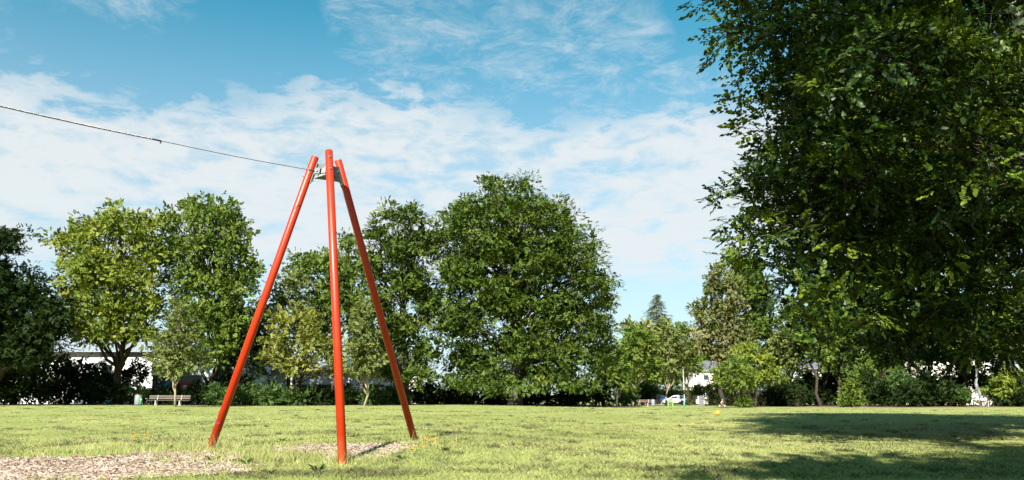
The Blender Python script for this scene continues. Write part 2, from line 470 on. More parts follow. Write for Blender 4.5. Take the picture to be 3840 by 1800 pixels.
M = dict(
    lawn=lawn_mat(), red=red_paint(),
    steel=plain('galvanised_steel', (0.19, 0.20, 0.205), 0.5, 0.85, 0.14, 14, 0.05),
    bolt=plain('zinc_bolt', (0.72, 0.73, 0.74), 0.25, 1.0, 0.08, 30),
    wire=plain('steel_wire', (0.06, 0.065, 0.07), 0.5, 0.6, 0.2, 60),
    spring=plain('spring_steel', (0.42, 0.36, 0.33), 0.34, 0.85, 0.25, 30),
    dark=plain('dark_rubber', (0.02, 0.02, 0.022), 0.7),
    blue_ink=plain('blue_marker', (0.03, 0.04, 0.30), 0.6),
    bark=plain('grey_brown_bark', (0.050, 0.039, 0.029), 0.95, 0, 0.45, 5.0, 0.9, 0.15),
    bark_grey=plain('smooth_grey_bark', (0.085, 0.078, 0.066), 0.9, 0, 0.35, 4.0, 0.6, 0.2),
    bark_young=plain('pale_young_bark', (0.33, 0.27, 0.19), 0.9, 0, 0.25, 9.0, 0.4, 0.2),
    birch=plain('birch_bark', (0.20, 0.20, 0.19), 0.85, 0, 0.75, 3.0, 0.5, 0.2),
    white=plaster('white_render', (0.80, 0.79, 0.77)), cream=plaster('cream_render', (0.76, 0.69, 0.60)),
    grey_wall=plaster('grey_render', (0.42, 0.42, 0.42)),
    roof=plain('grey_sheet_roof', (0.30, 0.34, 0.37), 0.5, 0.3, 0.1, 2.0),
    tile=plain('dark_roof_tile', (0.10, 0.105, 0.12), 0.7, 0, 0.2, 6.0, 0.3),
    glass=glass_dark(), frame=plain('grey_window_frame', (0.20, 0.21, 0.22), 0.5),
    wood=plain('shade_toned_weathered_wood', (0.10, 0.078, 0.062), 0.85, 0, 0.35, 7.0, 0.3),  # weathered tone darkened further to stand in for shade on the bench
    wood_red=plain('oiled_brown_wood', (0.10, 0.060, 0.042), 0.8, 0, 0.35, 7.0, 0.3),
    concrete=plain('concrete', (0.34, 0.33, 0.31), 0.9, 0, 0.2, 9.0, 0.3),
    bin=plain('grey_bin_metal', (0.235, 0.245, 0.27), 0.5, 0.2, 0.12, 8.0),
    green_post=plain('green_plastic', (0.02, 0.28, 0.09), 0.5), teal_post=plain('teal_plastic', (0.05, 0.36, 0.22), 0.5),
    yellow=plain('yellow_band', (0.75, 0.55, 0.03), 0.5), lime=plain('lime_green_paint', (0.16, 0.58, 0.05), 0.45),
    lamp=plain('pale_grey_green_paint', (0.30, 0.38, 0.34), 0.5, 0.1),
    board=plain('printed_panel', (0.20, 0.20, 0.18), 0.6, 0, 0.9, 30), board_frame=plain('panel_frame', (0.10, 0.085, 0.07), 0.7),
    path=plain('gravel_path', (0.36, 0.30, 0.24), 0.95, 0, 0.2, 5.0, 0.4, 0.1),
    soil=plain('leaf_litter_soil', (0.17, 0.105, 0.07), 0.95, 0, 0.45, 3.0, 0.7, 0.1),
    bed=plain('chip_bed_soil', (0.13, 0.085, 0.055), 0.95, 0, 0.5, 35.0, 0.9, 0.1),
    car_white=plain('white_car_paint', (0.78, 0.78, 0.78), 0.25, 0, 0.02, 2, 0, 0.5, 0.6),
    car_blue=plain('dark_blue_car_paint', (0.018, 0.045, 0.10), 0.25, 0, 0.05, 2, 0, 0.5, 0.6),
    car_trim=plain('black_car_trim', (0.025, 0.025, 0.028), 0.6), tyre=plain('tyre_rubber', (0.018, 0.018, 0.02), 0.85),
    rim=plain('alloy_rim', (0.45, 0.46, 0.48), 0.3, 0.9), tail=plain('tail_lamp_red', (0.45, 0.012, 0.015), 0.25),
    plate=plain('number_plate', (0.75, 0.75, 0.72), 0.5), headlamp=plain('headlamp_glass', (0.55, 0.58, 0.6), 0.15),
    ball=plain('yellow_ball_skin', (0.72, 0.36, 0.035), 0.5, 0, 0.1, 6, 0.1), ball_mark=plain('ball_print', (0.05, 0.03, 0.02), 0.6),
    skin=plain('skin', (0.52, 0.30, 0.21), 0.55), hair=plain('grey_hair', (0.33, 0.31, 0.29), 0.8, 0, 0.3, 40),
    shirt_dark=plain('dark_teal_shirt', (0.022, 0.045, 0.055), 0.9), trousers=plain('dark_trousers', (0.022, 0.023, 0.028), 0.9),
    shirt_blue=plain('light_blue_shirt', (0.20, 0.48, 0.66), 0.85), shorts=plain('navy_shorts', (0.02, 0.022, 0.04), 0.9),
    shoe=plain('dark_shoe', (0.03, 0.03, 0.03), 0.7), orange=plain('orange_trousers', (0.62, 0.17, 0.02), 0.85),
    shirt_grey=plain('pale_grey_top', (0.45, 0.46, 0.45), 0.9), helmet=plain('blue_helmet_shell', (0.04, 0.22, 0.36), 0.35),
    cloth_white=plain('white_cloth', (0.75, 0.75, 0.75), 0.9),
    tarp=plain('blue_tarp', (0.02, 0.22, 0.46), 0.6), red_stall=plain('red_stall_frame', (0.50, 0.02, 0.015), 0.5),
    orange_box=plain('orange_red_goods', (0.70, 0.07, 0.02), 0.7), sign_grey=plain('grey_trailer_panel', (0.17, 0.17, 0.165), 0.6),
    letters=plain('dark_lettering', (0.022, 0.022, 0.024), 0.6), terracotta=plain('terracotta_render', (0.62, 0.26, 0.10), 0.85),
    pillar=plain('reddish_stone', (0.38, 0.26, 0.21), 0.9, 0, 0.2, 8, 0.3), slate=plain('slate_grey_panel', (0.13, 0.13, 0.15), 0.7),
    stalk=plain('dry_stalk', (0.55, 0.46, 0.25), 0.9), dandelion=plain('yellow_petals', (0.80, 0.47, 0.015), 0.8),
    twig=plain('bare_twig', (0.30, 0.20, 0.15), 0.85),
    spruce=leaf_mat('spruce_needles', (0.045, 0.068, 0.022), (0.08, 0.105, 0.034), (0.13, 0.145, 0.045), 0.1, 0.6),
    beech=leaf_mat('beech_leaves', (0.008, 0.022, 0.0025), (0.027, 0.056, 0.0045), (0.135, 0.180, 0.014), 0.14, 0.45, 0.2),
    beech2=leaf_mat('dome_beech_leaves', (0.034, 0.064, 0.010), (0.068, 0.108, 0.014), (0.135, 0.168, 0.022), 0.22, 0.5, 0.15),
    maple_y=leaf_mat('yellow_green_maple_leaves', (0.09, 0.135, 0.017), (0.165, 0.205, 0.026), (0.27, 0.28, 0.048), 0.3, 0.55, 0.14),
    maple_g=leaf_mat('green_maple_leaves', (0.06, 0.105, 0.016), (0.105, 0.155, 0.022), (0.175, 0.21, 0.035), 0.28, 0.55, 0.14),
    greygreen=leaf_mat('grey_green_leaves', (0.08, 0.11, 0.028), (0.14, 0.17, 0.045), (0.21, 0.225, 0.075), 0.25, 0.55, 0.12),
    yellowish=leaf_mat('yellowing_leaves', (0.11, 0.135, 0.025), (0.19, 0.205, 0.038), (0.31, 0.275, 0.062), 0.28, 0.55, 0.2),
    lime_br=leaf_mat('browning_lime_leaves', (0.07, 0.098, 0.024), (0.135, 0.145, 0.044), (0.27, 0.22, 0.085), 0.22, 0.6, 0.2),
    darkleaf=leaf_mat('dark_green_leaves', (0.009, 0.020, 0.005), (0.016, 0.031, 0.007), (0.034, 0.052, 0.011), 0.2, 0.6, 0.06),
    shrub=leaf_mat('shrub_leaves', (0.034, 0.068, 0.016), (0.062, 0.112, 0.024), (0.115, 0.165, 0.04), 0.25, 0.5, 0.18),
    hedge=leaf_mat('clipped_hedge_leaves', (0.11, 0.15, 0.02), (0.165, 0.20, 0.03), (0.23, 0.25, 0.045), 0.25, 0.5, 0.2),
    blade=leaf_mat('grass_blades', (0.15, 0.21, 0.046), (0.32, 0.335, 0.112), (0.52, 0.485, 0.24), 0.28, 0.7, 0.1),
    clip=leaf_mat('cut_grass_clippings', (0.055, 0.060, 0.025), (0.11, 0.105, 0.05), (0.22, 0.19, 0.10), 0.1, 0.8, 0.1),
    chip=leaf_mat('wood_chip', (0.14, 0.08, 0.05), (0.34, 0.245, 0.18), (0.56, 0.46, 0.385), 0.0, 0.85, 0.15),
    dry=leaf_mat('dry_grass', (0.22, 0.20, 0.08), (0.36, 0.31, 0.14), (0.52, 0.43, 0.23), 0.2, 0.8, 0.1),
    weed=leaf_mat('weed_leaves', (0.045, 0.085, 0.02), (0.075, 0.13, 0.03), (0.12, 0.18, 0.05), 0.2, 0.5, 0.3),
)

# ------------------------------------------------------------------ ground
def grid_sheet(name, xs, ys, mat, dz=0.0, mask=None):
    X, Y = np.meshgrid(xs, ys)
    Z = gz(X, Y) + dz
    v = np.stack([X, Y, Z], -1).reshape(-1, 3)
    nx, ny = len(xs), len(ys)
    i = np.arange(nx - 1)[None, :] + np.arange(ny - 1)[:, None] * nx
    f = np.stack([i, i + 1, i + 1 + nx, i + nx], -1).reshape(-1, 4)
    if mask is not None:
        c = v[f].mean(1)
        f = f[mask(c[:, 0], c[:, 1])]
        used = np.unique(f); remap = -np.ones(len(v), int); remap[used] = np.arange(len(used))
        v, f = v[used], remap[f]
    return np_mesh(name, v, f, mat, smooth=True)


xs = np.concatenate([np.linspace(-900, -60, 22)[:-1], np.linspace(-60, -14, 24)[:-1], np.linspace(-14, 14, 71)[:-1], np.linspace(14, 60, 24)[:-1], np.linspace(60, 900, 22)])
ys = np.concatenate([np.linspace(-300, -10, 12)[:-1], np.linspace(-10, 26, 91)[:-1], np.linspace(26, 130, 60)[:-1], np.linspace(130, 1500, 24)])
tag(grid_sheet('lawn', xs, ys, M['lawn']), kind='structure')


def in_poly(x, y, poly):
    x = np.asarray(x); y = np.asarray(y)
    r = np.zeros(x.shape, bool); n = len(poly)
    for i in range(n):
        x0, y0 = poly[i]; x1, y1 = poly[(i + 1) % n]
        c = ((y0 > y) != (y1 > y)) & (x < (x1 - x0) * (y - y0) / (y1 - y0 + 1e-12) + x0)
        r ^= c
    return r


def poly_px(pts): return [tuple(G(a, b)[:2]) for a, b in pts]


CHIP_A = poly_px([(-500, 1735), (0, 1724), (240, 1718), (408, 1714), (510, 1699), (700, 1694), (850, 1699), (905, 1722), (955, 1752), (965, 1774), (760, 1786), (577, 1793), (400, 1808), (100, 1822), (-300, 1850), (-600, 1850)])
CHIP_B = poly_px([(1020, 1680), (1180, 1671), (1400, 1668), (1552, 1661), (1550, 1680), (1460, 1708), (1340, 1736), (1180, 1716), (1060, 1700)])


def chip_noise(x, y): return 0.12 * np.sin(x * 7.1 + 2) * np.sin(y * 5.3) + 0.1 * np.sin(x * 13.7 + y * 9.1)


def chip_mask(x, y):
    n = chip_noise(x, y)
    return in_poly(x + n, y + n * 0.6, CHIP_A), in_poly(x + n * .6, y + n * 0.5, CHIP_B)


for poly, nm in ((CHIP_A, 'wood_chip_bed'), (CHIP_B, 'worn_chip_patch')):
    pa = np.array(poly); lo, hi = pa.min(0) - 0.3, pa.max(0) + 0.3
    k = 0 if poly is CHIP_A else 1
    tag(grid_sheet(nm, np.arange(lo[0], hi[0], 0.06), np.arange(lo[1], hi[1], 0.06), M['bed'], 0.005, lambda a, b, k=k: chip_mask(a, b)[k]), kind='structure')

PATH = [(22.5, 126), (23.4, 122), (27.5, 117), (30.5, 114.5), (36, 116), (36, 119), (33, 122), (30, 127), (27.2, 136), (27.0, 150), (33, 170), (22, 170), (22.5, 150), (24.2, 140), (25.2, 128)]
tag(grid_sheet('gravel_path', np.arange(20, 38, 0.4), np.arange(112, 172, 0.4), M['path'], 0.02, lambda a, b: in_poly(a, b, PATH)), kind='structure')
SOIL = [(34, 105), (42, 103.5), (52, 104), (60, 103), (74, 100), (90, 100), (90, 135), (30, 135), (30, 118)]
tag(grid_sheet('bare_soil', np.arange(28, 92, 0.8), np.arange(98, 137, 0.8), M['soil'], 0.015, lambda a, b: in_poly(a, b, SOIL)), kind='structure')
SOILL = [(-60, 77.5), (-30, 76.5), (-18, 77), (-8, 74.5), (0, 72.5), (9, 73), (12, 78), (12, 120), (-60, 120)]
tag(grid_sheet('bare_soil', np.arange(-62, 14, 0.8), np.arange(70, 121, 0.8), M['soil'], 0.015, lambda a, b: in_poly(a, b, SOILL)), kind='structure')


# ------------------------------------------------------------------ foliage machinery
def norm(a): return a / (np.linalg.norm(a, axis=-1, keepdims=True) + 1e-9)


def leaf_template(k, leaf_l, leaf_w, twig_l, rng, fold=0.22, six=False):
    """a twig along +x in the xy plane with k alternate leaves; returns verts (k, 4 or 6, 3)"""
    out = []
    for i in range(k):
        t = (i + 0.6) / k
        side = 1 if i % 2 else -1
        a = side * rng.uniform(0.6, 1.15) * (1 - 0.75 * t) if i < k - 1 else rng.uniform(-.15, .15)
        l = leaf_l * rng.uniform(0.75, 1.15); w = leaf_w * rng.uniform(0.8, 1.15)
        o = np.array([t * twig_l, 0, 0.05 * twig_l * t])
        ax = np.array([math.cos(a), math.sin(a), rng.uniform(-0.35, 0.28)]); ax /= np.linalg.norm(ax)
        up = np.array([0, 0, 1.0]) + rng.normal(0, 0.28, 3); sd = np.cross(up, ax); sd /= np.linalg.norm(sd); up = np.cross(ax, sd)
        if six:
            pts = [o, o + ax * l * .3 + sd * w * .46 + up * fold * w * .5, o + ax * l * .7 + sd * w * .4 + up * fold * w * .4, o + ax * l,
                   o + ax * l * .7 - sd * w * .4 + up * fold * w * .4, o + ax * l * .3 - sd * w * .46 + up * fold * w * .5]
        else:
            pts = [o, o + ax * l * .45 + sd * w * .5 + up * fold * w, o + ax * l, o + ax * l * .45 - sd * w * .5 + up * fold * w]
        out.append(pts)
    return np.array(out)


def foliage(tpls, pos, xdir, nrm, scale, tint, rng):
    """place sprays; returns verts, faces list, tint per face"""
    x = norm(xdir); n = nrm - (nrm * x).sum(-1, keepdims=True) * x; n = norm(n); y = np.cross(n, x)
    R = np.stack([x, y, n], -1)                                    # (S,3,3) columns are axes
    V = []; T = []
    which = rng.integers(0, len(tpls), len(pos)); six = tpls[0].shape[1] == 6
    for w, tp in enumerate(tpls):
        s = which == w
        if not s.any(): continue
        k, q, _ = tp.shape
        v = np.einsum('sij,lj->sli', R[s] * scale[s][:, None, None], tp.reshape(-1, 3)) + pos[s][:, None, :]
        V.append(v.reshape(-1, q, 3))
        T.append((tint[s][:, None] + rng.normal(0, 0.12, (s.sum(), k))).reshape(-1))
    V = np.concatenate(V); T = np.clip(np.concatenate(T), 0, 1)
    q = V.shape[1]; b = np.arange(len(V))[:, None] * q
    if six:
        f = np.concatenate([b + np.array([[0, 1, 2, 3]]), b + np.array([[0, 3, 4, 5]])]); T = np.concatenate([T, T])
    else:
        f = np.concatenate([b + np.array([[0, 1, 2]]), b + np.array([[0, 2, 3]])]); T = np.concatenate([T, T])
    return V.reshape(-1, 3), f, T


def split_lobes(lobes, rng, n=7, frac=0.46):
    """break each smooth lobe into a bunch of smaller boughs"""
    out = []
    for c, r in lobes:
        c, r = np.asarray(c, float), np.asarray(r, float)
        ph = rng.uniform(0, 6.28)
        for i in range(n):
            zz = 1 - 2 * (i + .5) / n; a = ph + i * 2.4; q = math.sqrt(1 - zz * zz)
            u = norm(np.array([q * math.cos(a), q * math.sin(a), zz]) + rng.normal(0, .25, 3))
            f = frac * rng.uniform(.75, 1.2)
            out.append((c + u * r * (0.95 - f * 0.72), r * f * np.array([1.08, 1.08, .82])))
        out.append((c, r * 0.5))
    return out


def lobe_clumps(lobes, cr, cov, rng, shell=0.5, cull=0.72, rough=0.16, gap=1.0, zf=1.0):
    """lobes: (centre3, radii3). returns clump centres, outward directions"""
    C = []; O = []
    L = [(np.asarray(c, float), np.asarray(r, float)) for c, r in lobes]
    for i, (c, r) in enumerate(L):
        reff = (r[0] * r[1] * r[2]) ** (1 / 3.)
        n = max(4, int(cov * 4 * (reff / cr) ** 2))
        u = norm(rng.normal(0, 1, (n, 3)))
        ph = rng.uniform(0, 6.3, 4); k = norm(rng.normal(0, 1, (4, 3))) * rng.uniform(2.5, 6, (4, 1))
        bump = 1 + rough * sum(np.sin(u @ k[j] + ph[j]) for j in range(4)) / 2
        fr = 1 - shell * rng.random(n) ** 2.0
        p = c + u * r * (bump * fr)[:, None] * (1 - 0.35 * cr / max(reff, cr))
        keep = np.ones(n, bool)
        for j, (c2, r2) in enumerate(L):
            if j == i: continue
            keep &= np.linalg.norm((p - c2) / r2, axis=1) > cull
        C.append(p[keep]); O.append(norm(u / r * reff)[keep])
    C, O = np.concatenate(C), np.concatenate(O)
    return thin(C, O, cr * gap, rng, zf)


def thin(C, O, md, rng, zf=1.0):
    """keep clumps apart so that gaps stay between the boughs"""
    order = rng.permutation(len(C)); cells = {}; keep = []
    K = np.floor(C / (md * np.array([1, 1, max(1.0, zf ** -.5)]))).astype(int)
    for i in order:
        k0 = K[i]; c = C[i]; ok = True
        for dx in (-1, 0, 1):
            for dy in (-1, 0, 1):
                for dz in (-1, 0, 1):
                    for j in cells.get((k0[0] + dx, k0[1] + dy, k0[2] + dz), ()):
                        q = C[j] - c
                        if q[0] * q[0] + q[1] * q[1] + zf * q[2] * q[2] < md * md: ok = False; break
                    if not ok: break
                if not ok: break
            if not ok: break
        if ok: keep.append(i); cells.setdefault(tuple(k0), []).append(i)
    keep = np.array(sorted(keep))
    return C[keep], O[keep]


def sprays_from_clumps(C, O, cr, ns, rng, flat=0.35, layer=0.6, jit=0.35, droop=0.15, tsd=0.16):
    n = len(C)
    up = np.array([0, 0, 1.0])
    nc = norm(layer * up + (1 - layer) * O + rng.normal(0, 0.15, (n, 3)))
    a = norm(np.cross(nc, rng.normal(0, 1, (n, 3)))); b = np.cross(nc, a)
    sz = rng.uniform(0.55, 1.35, n) * cr
    th = rng.uniform(0, 2 * math.pi, (n, ns)); rr = np.sqrt(rng.random((n, ns)))
    off = (np.cos(th) * rr)[..., None] * a[:, None] + (np.sin(th) * rr)[..., None] * b[:, None]
    thick = rng.normal(0, flat, (n, ns))[..., None] * nc[:, None]
    pos = C[:, None] + (off + thick) * sz[:, None, None] - (droop * rr ** 2 * sz[:, None])[..., None] * up
    xd = off + 0.55 * O[:, None] + rng.normal(0, 0.25, (n, ns, 3)); xd[..., 2] += 0.12 - droop * .6
    nr = nc[:, None] + rng.normal(0, jit, (n, ns, 3))
    tint = np.clip(0.5 + rng.normal(0, tsd, n)[:, None] + rng.normal(0, 0.08, (n, ns)), 0, 1)
    return pos.reshape(-1, 3), xd.reshape(-1, 3), nr.reshape(-1, 3), tint.reshape(-1)


def limb_path(a, b, rng, n=5, bend=0.12):
    a, b = np.asarray(a, float), np.asarray(b, float)
    L = np.linalg.norm(b - a); pts = []
    o = rng.normal(0, bend * L, 3); o[2] = abs(o[2]) * 0.5
    for i in range(n + 1):
        t = i / n
        pts.append(a + (b - a) * t + o * math.sin(math.pi * t) + (rng.normal(0, 0.02 * L, 3) if 0 < i < n else 0))
    return pts


def px_lobes(lst, d, depth_spread=0.45, rng=RNG):
    """(cx,cy,rx,ry[,dd]) in photo pixels at distance d -> world ellipsoids, with more behind and in front for depth"""
    k = d / F_PX
    xs = np.array([l[0] for l in lst]); W = max((xs.max() - xs.min()) * k * 0.5 + np.mean([l[2] for l in lst]) * k, 0.5)
    xc = (xs.max() + xs.min()) / 2
    out = []
    for l in lst:
        dd = l[4] if len(l) > 4 else 0.0
        rx, rz = l[2] * k, l[3] * k; rd = min((rx + rz) / 2, 1.2 * rx)
        out.append((P(l[0], l[1], d + dd), (rx, rd, rz)))
        room = math.sqrt(max(0.05, 1 - min(1, abs(l[0] - xc) * k / W) ** 2)) * W * depth_spread
        if room > 0.35 * rd:
            for s in (-1, 1):
                q = P(l[0] + rng.uniform(-.2, .2) * l[2], l[1] + 0.16 * l[3], d + dd + s * room * rng.uniform(0.75, 1.1))
                out.append((q, (rx * 0.84, rd * 0.84, rz * 0.82)))
    return out


def inner_sprays(L, rng, dens, frac=0.74):
    """leaves deep inside the crown"""
    out = []
    for c, r in L:
        c, r = np.asarray(c, float), np.asarray(r, float)
        n = int(dens * 4.19 * np.prod(r * frac)) + 4
        out.append(c + norm(rng.normal(0, 1, (n, 3))) * (rng.random((n, 1)) ** (1 / 3.)) * r * frac)
    return np.concatenate(out)


def make_tpls(leaf, rng, k=6, wid=0.62, twig=2.3, six=False):
    return [leaf_template(k, leaf, leaf * wid, leaf * twig, rng, six=six) for _ in range(5)]


def tree(name, label, cat, px, d, lobes, mat, leaf=0.19, k=6, cr=0.85, cov=1.3, ns=14, trunk_r=0.25, bark='bark', group=None,
         layer=0.55, jit=0.4, seed=1, world=False, base=None, shell=0.5, cull=0.72, twiggy=0.12, crown='crown', stem='trunk',
         lean=None, limbs=True, split=8, frac=0.42, fwd=0.0, inner=4.0, gap=1.5, zf=1.0, twig=1.7, dense=1.6, flat=0.35, trunk_top=0.72, tsd=0.16, droop=0.12, spread=0.45, rough=0.16, stems=1, wid=0.62):
    rng = np.random.default_rng(seed)
    b = on_ground(px, d) if base is None else np.array([base[0], base[1], float(gz(base[0], base[1]))])
    L = lobes if world else px_lobes(lobes, d - fwd, spread, rng)
    root = empty(name, b)
    tag(root, label, cat, group)
    C, O = lobe_clumps(split_lobes(L, rng, split, frac) if split else L, cr, cov * 2.5, rng, shell, cull, rough, gap, zf)
    ok = C[:, 2] > gz(C[:, 0], C[:, 1]) + 0.15
    C, O = C[ok], O[ok]
    pos, xd, nr, ti = sprays_from_clumps(C, O, cr, int(ns * dense), rng, flat, layer, jit, droop, tsd)
    ok = pos[:, 2] > gz(pos[:, 0], pos[:, 1]) + 0.06
    pos, xd, nr, ti = pos[ok], xd[ok], nr[ok], ti[ok]
    v, f, t = foliage(make_tpls(leaf, rng, k, wid, twig), pos, xd, nr, rng.uniform(0.75, 1.25, len(pos)), ti, rng)
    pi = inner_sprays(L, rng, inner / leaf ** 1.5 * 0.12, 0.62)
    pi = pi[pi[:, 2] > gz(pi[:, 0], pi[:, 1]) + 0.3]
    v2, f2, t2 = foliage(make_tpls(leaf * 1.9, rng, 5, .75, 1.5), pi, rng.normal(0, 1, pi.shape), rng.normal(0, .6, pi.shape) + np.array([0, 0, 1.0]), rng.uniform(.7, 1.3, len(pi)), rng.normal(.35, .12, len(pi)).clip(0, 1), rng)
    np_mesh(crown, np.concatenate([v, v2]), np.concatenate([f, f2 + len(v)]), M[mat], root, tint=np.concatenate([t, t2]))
    # wood
    mb = MB()
    top = max(c[2] + r[2] for c, r in L); cen = np.mean([c for c, r in L], 0)
    H = b[2] + (top - b[2]) * trunk_top
    for s in range(stems):
        e = np.array([b[0] * 0.35 + cen[0] * 0.65, b[1] * 0.35 + cen[1] * 0.65, H])
        bb = b.copy()
        if stems > 1:
            an = 2 * math.pi * s / stems; o = 0.25 * np.array([math.cos(an), math.sin(an), 0])
            bb = bb + o; e = e + o * (H - b[2]) * 0.5
        path = limb_path(bb - np.array([0, 0, 0.2]), e, rng, 7, 0.025)
        if lean is not None: path = [p + np.array([lean * (1 - i / 7) ** 2, 0, 0]) for i, p in enumerate(path)]
        rr = [trunk_r * (1.25 if i == 0 else 1.0) * (1 - 0.78 * i / 7) for i in range(8)]
        mb.tube(path, rr, 9 if trunk_r > 0.12 else 7)
        if limbs:
            for c, r in L:
                if stems == 1 and c[2] - b[2] < 0.2 * (top - b[2]): continue
                if rng.random() < 1.0 / stems:
                    hz = min(c[2] - 0.3 * r[2], H); tt = np.clip((hz - b[2]) / (H - b[2]) - 0.22, 0.12, 0.95)
                    i0 = tt * 7; i = int(min(i0, 6)); p0 = path[i] + (path[i + 1] - path[i]) * (i0 - i)
                    r0 = trunk_r * (1 - 0.78 * tt) * 0.55
                    lp = limb_path(p0, c, rng, 5, 0.08)
                    mb.tube(lp, [r0 * (1 - 0.75 * q / 5) for q in range(6)], 6, caps=False)
                    near = np.argsort(np.linalg.norm(C - c, axis=1))[:max(3, int(len(C) * twiggy / len(L) * 2))]
                    for ci in near[:14]:
                        mb.tube(limb_path(lp[3], C[ci], rng, 2, 0.06), [r0 * 0.28, r0 * 0.18, r0 * 0.08], 4, caps=False)
    mb.build(stem, M[bark], root, smooth=True, local=False)
    return root


def shrub(name, label, px, d, lobes, mat, cat='shrub', **kw):
    a = dict(leaf=0.17, cr=0.55, cov=1.5, ns=11, trunk_r=0.05, limbs=True, crown='foliage', stem='stem', stems=3, layer=0.4, trunk_top=0.6, twiggy=0.2, gap=1.1, inner=6.0)
    a.update(kw)
    return tree(name, label, cat, px, d, lobes, mat, **a)


# ------------------------------------------------------------------ the trees of the far edge, left to right
LG = 'trees along the left edge of the lawn'
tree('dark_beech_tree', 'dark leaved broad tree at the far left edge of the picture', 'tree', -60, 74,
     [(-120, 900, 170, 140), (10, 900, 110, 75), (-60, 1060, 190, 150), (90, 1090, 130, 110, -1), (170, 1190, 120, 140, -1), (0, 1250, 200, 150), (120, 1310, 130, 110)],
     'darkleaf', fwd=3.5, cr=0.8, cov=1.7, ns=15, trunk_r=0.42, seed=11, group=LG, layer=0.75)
tree('field_maple_tree', 'yellow green maple tree with wide ragged crown, lightest on the left', 'tree', 445, 76,
     [(430, 835, 78, 78), (300, 885, 92, 72), (215, 900, 52, 36), (520, 870, 78, 70), (360, 985, 150, 85), (480, 1030, 125, 95), (560, 960, 60, 90), (300, 1080, 95, 85), (430, 1150, 150, 85), (560, 1140, 80, 80), (380, 1240, 120, 55), (285, 1190, 90, 70), (520, 1235, 90, 50), (425, 790, 40, 40), (345, 835, 45, 40), (500, 815, 40, 38), (560, 835, 34, 40)],
     'maple_y', fwd=3.5, gap=1.75, inner=2.2, cr=0.62, cov=2.0, ns=13, trunk_r=0.36, seed=12, group=LG, layer=0.3, jit=0.55, flat=0.5, leaf=0.20, shell=0.6, cull=0.8, rough=0.24, wid=.8)
tree('field_maple_tree', 'tall mid green maple beside the yellow green maple, open branches at its top', 'tree', 776, 78,
     [(720, 790, 52, 52), (800, 800, 70, 58), (870, 830, 50, 60), (640, 815, 48, 50), (760, 900, 115, 80), (880, 930, 75, 80), (650, 920, 75, 80), (720, 1030, 120, 95), (860, 1060, 105, 100), (930, 1010, 48, 80), (760, 1170, 130, 100), (890, 1190, 90, 100), (830, 1290, 110, 70), (705, 765, 34, 34), (785, 770, 40, 34), (855, 785, 36, 36), (905, 850, 34, 44)],
     'maple_g', fwd=3.5, gap=1.75, inner=2.2, cr=0.62, cov=2.0, ns=13, trunk_r=0.40, seed=13, group=LG, layer=0.3, jit=0.55, flat=0.5, leaf=0.20, shell=0.6, cull=0.8, rough=0.24, wid=.8)
tree('round_leaved_tree', 'green tree behind the three red poles, between maple and domed beech', 'tree', 1250, 84,
     [(1297, 910, 62, 55), (1210, 980, 105, 70), (1130, 1000, 70, 70), (1300, 1010, 75, 90), (1240, 1100, 130, 100), (1330, 1130, 70, 120), (1180, 1210, 120, 90)],
     'maple_g', cr=0.8, cov=1.3, ns=14, trunk_r=0.3, seed=14, group=LG, layer=0.5)
tree('willow_tree', 'pale grey green tree top behind the left red pole', 'tree', 1085, 80,
     [(1100, 1060, 66, 62), (1050, 1120, 62, 60), (1130, 1150, 70, 60), (1000, 1180, 55, 60), (985, 1260, 60, 70)],
     'greygreen', cr=0.7, cov=1.3, ns=13, trunk_r=0.24, seed=15, group=LG, layer=0.5)
tree('yellowing_tree', 'small yellowing tree between the left and front red poles', 'tree', 1110, 73,
     [(1066, 1190, 50, 48), (1155, 1195, 52, 46), (1055, 1260, 62, 52), (1160, 1270, 66, 58), (1230, 1300, 60, 52), (1040, 1330, 60, 48), (1130, 1355, 80, 48), (1255, 1360, 55, 40)],
     'yellowish', cr=0.6, cov=1.4, ns=13, trunk_r=0.16, seed=16, group=LG, layer=0.6, leaf=0.2, stems=2)
tree('slender_tree', 'dark sparse tree right beside the tall mid green maple', 'tree', 905, 75,
     [(900, 1210, 62, 85), (945, 1290, 52, 70), (880, 1330, 70, 70), (975, 1370, 48, 60)],
     'darkleaf', cr=0.7, cov=1.0, ns=12, trunk_r=0.17, seed=17, group=LG, lean=-1.2)
CG = 'old beeches in the middle of the far edge'
tree('beech_tree', 'huge domed beech tree with foliage down to the ground at the centre', 'tree', 1930, 74,
     [(1890, 770, 150, 105), (1760, 790, 120, 95), (2010, 790, 130, 105), (1700, 850, 100, 90), (1880, 900, 190, 140), (2120, 880, 105, 110), (2040, 970, 170, 140), (1740, 1000, 160, 150), (2190, 1020, 90, 130), (1900, 1100, 190, 150), (2100, 1150, 150, 150), (1720, 1180, 150, 140),
      (2210, 1190, 80, 130), (1960, 1280, 180, 120), (1780, 1330, 150, 100), (2130, 1310, 130, 110), (2110, 800, 60, 70), (2215, 920, 50, 80), (2265, 1050, 45, 60), (1650, 900, 60, 80), (1850, 690, 70, 55), (1960, 690, 60, 50), (2230, 1340, 65, 100), (1840, 1400, 150, 62), (2060, 1400, 160, 64), (1700, 1425, 80, 45), (1760, 1440, 85, 36, -3), (1880, 1445, 90, 34, -4), (2010, 1442, 90, 36, -4), (2130, 1438, 80, 36, -3), (2220, 1440, 55, 40, -1)],
     'beech2', cr=0.9, cov=2.8, ns=18, trunk_r=0.6, bark='bark_grey', seed=21, group=CG, layer=0.85, jit=0.34, leaf=0.165, gap=1.3, zf=.5, flat=.2, shell=0.5, rough=0.2, spread=0.5)
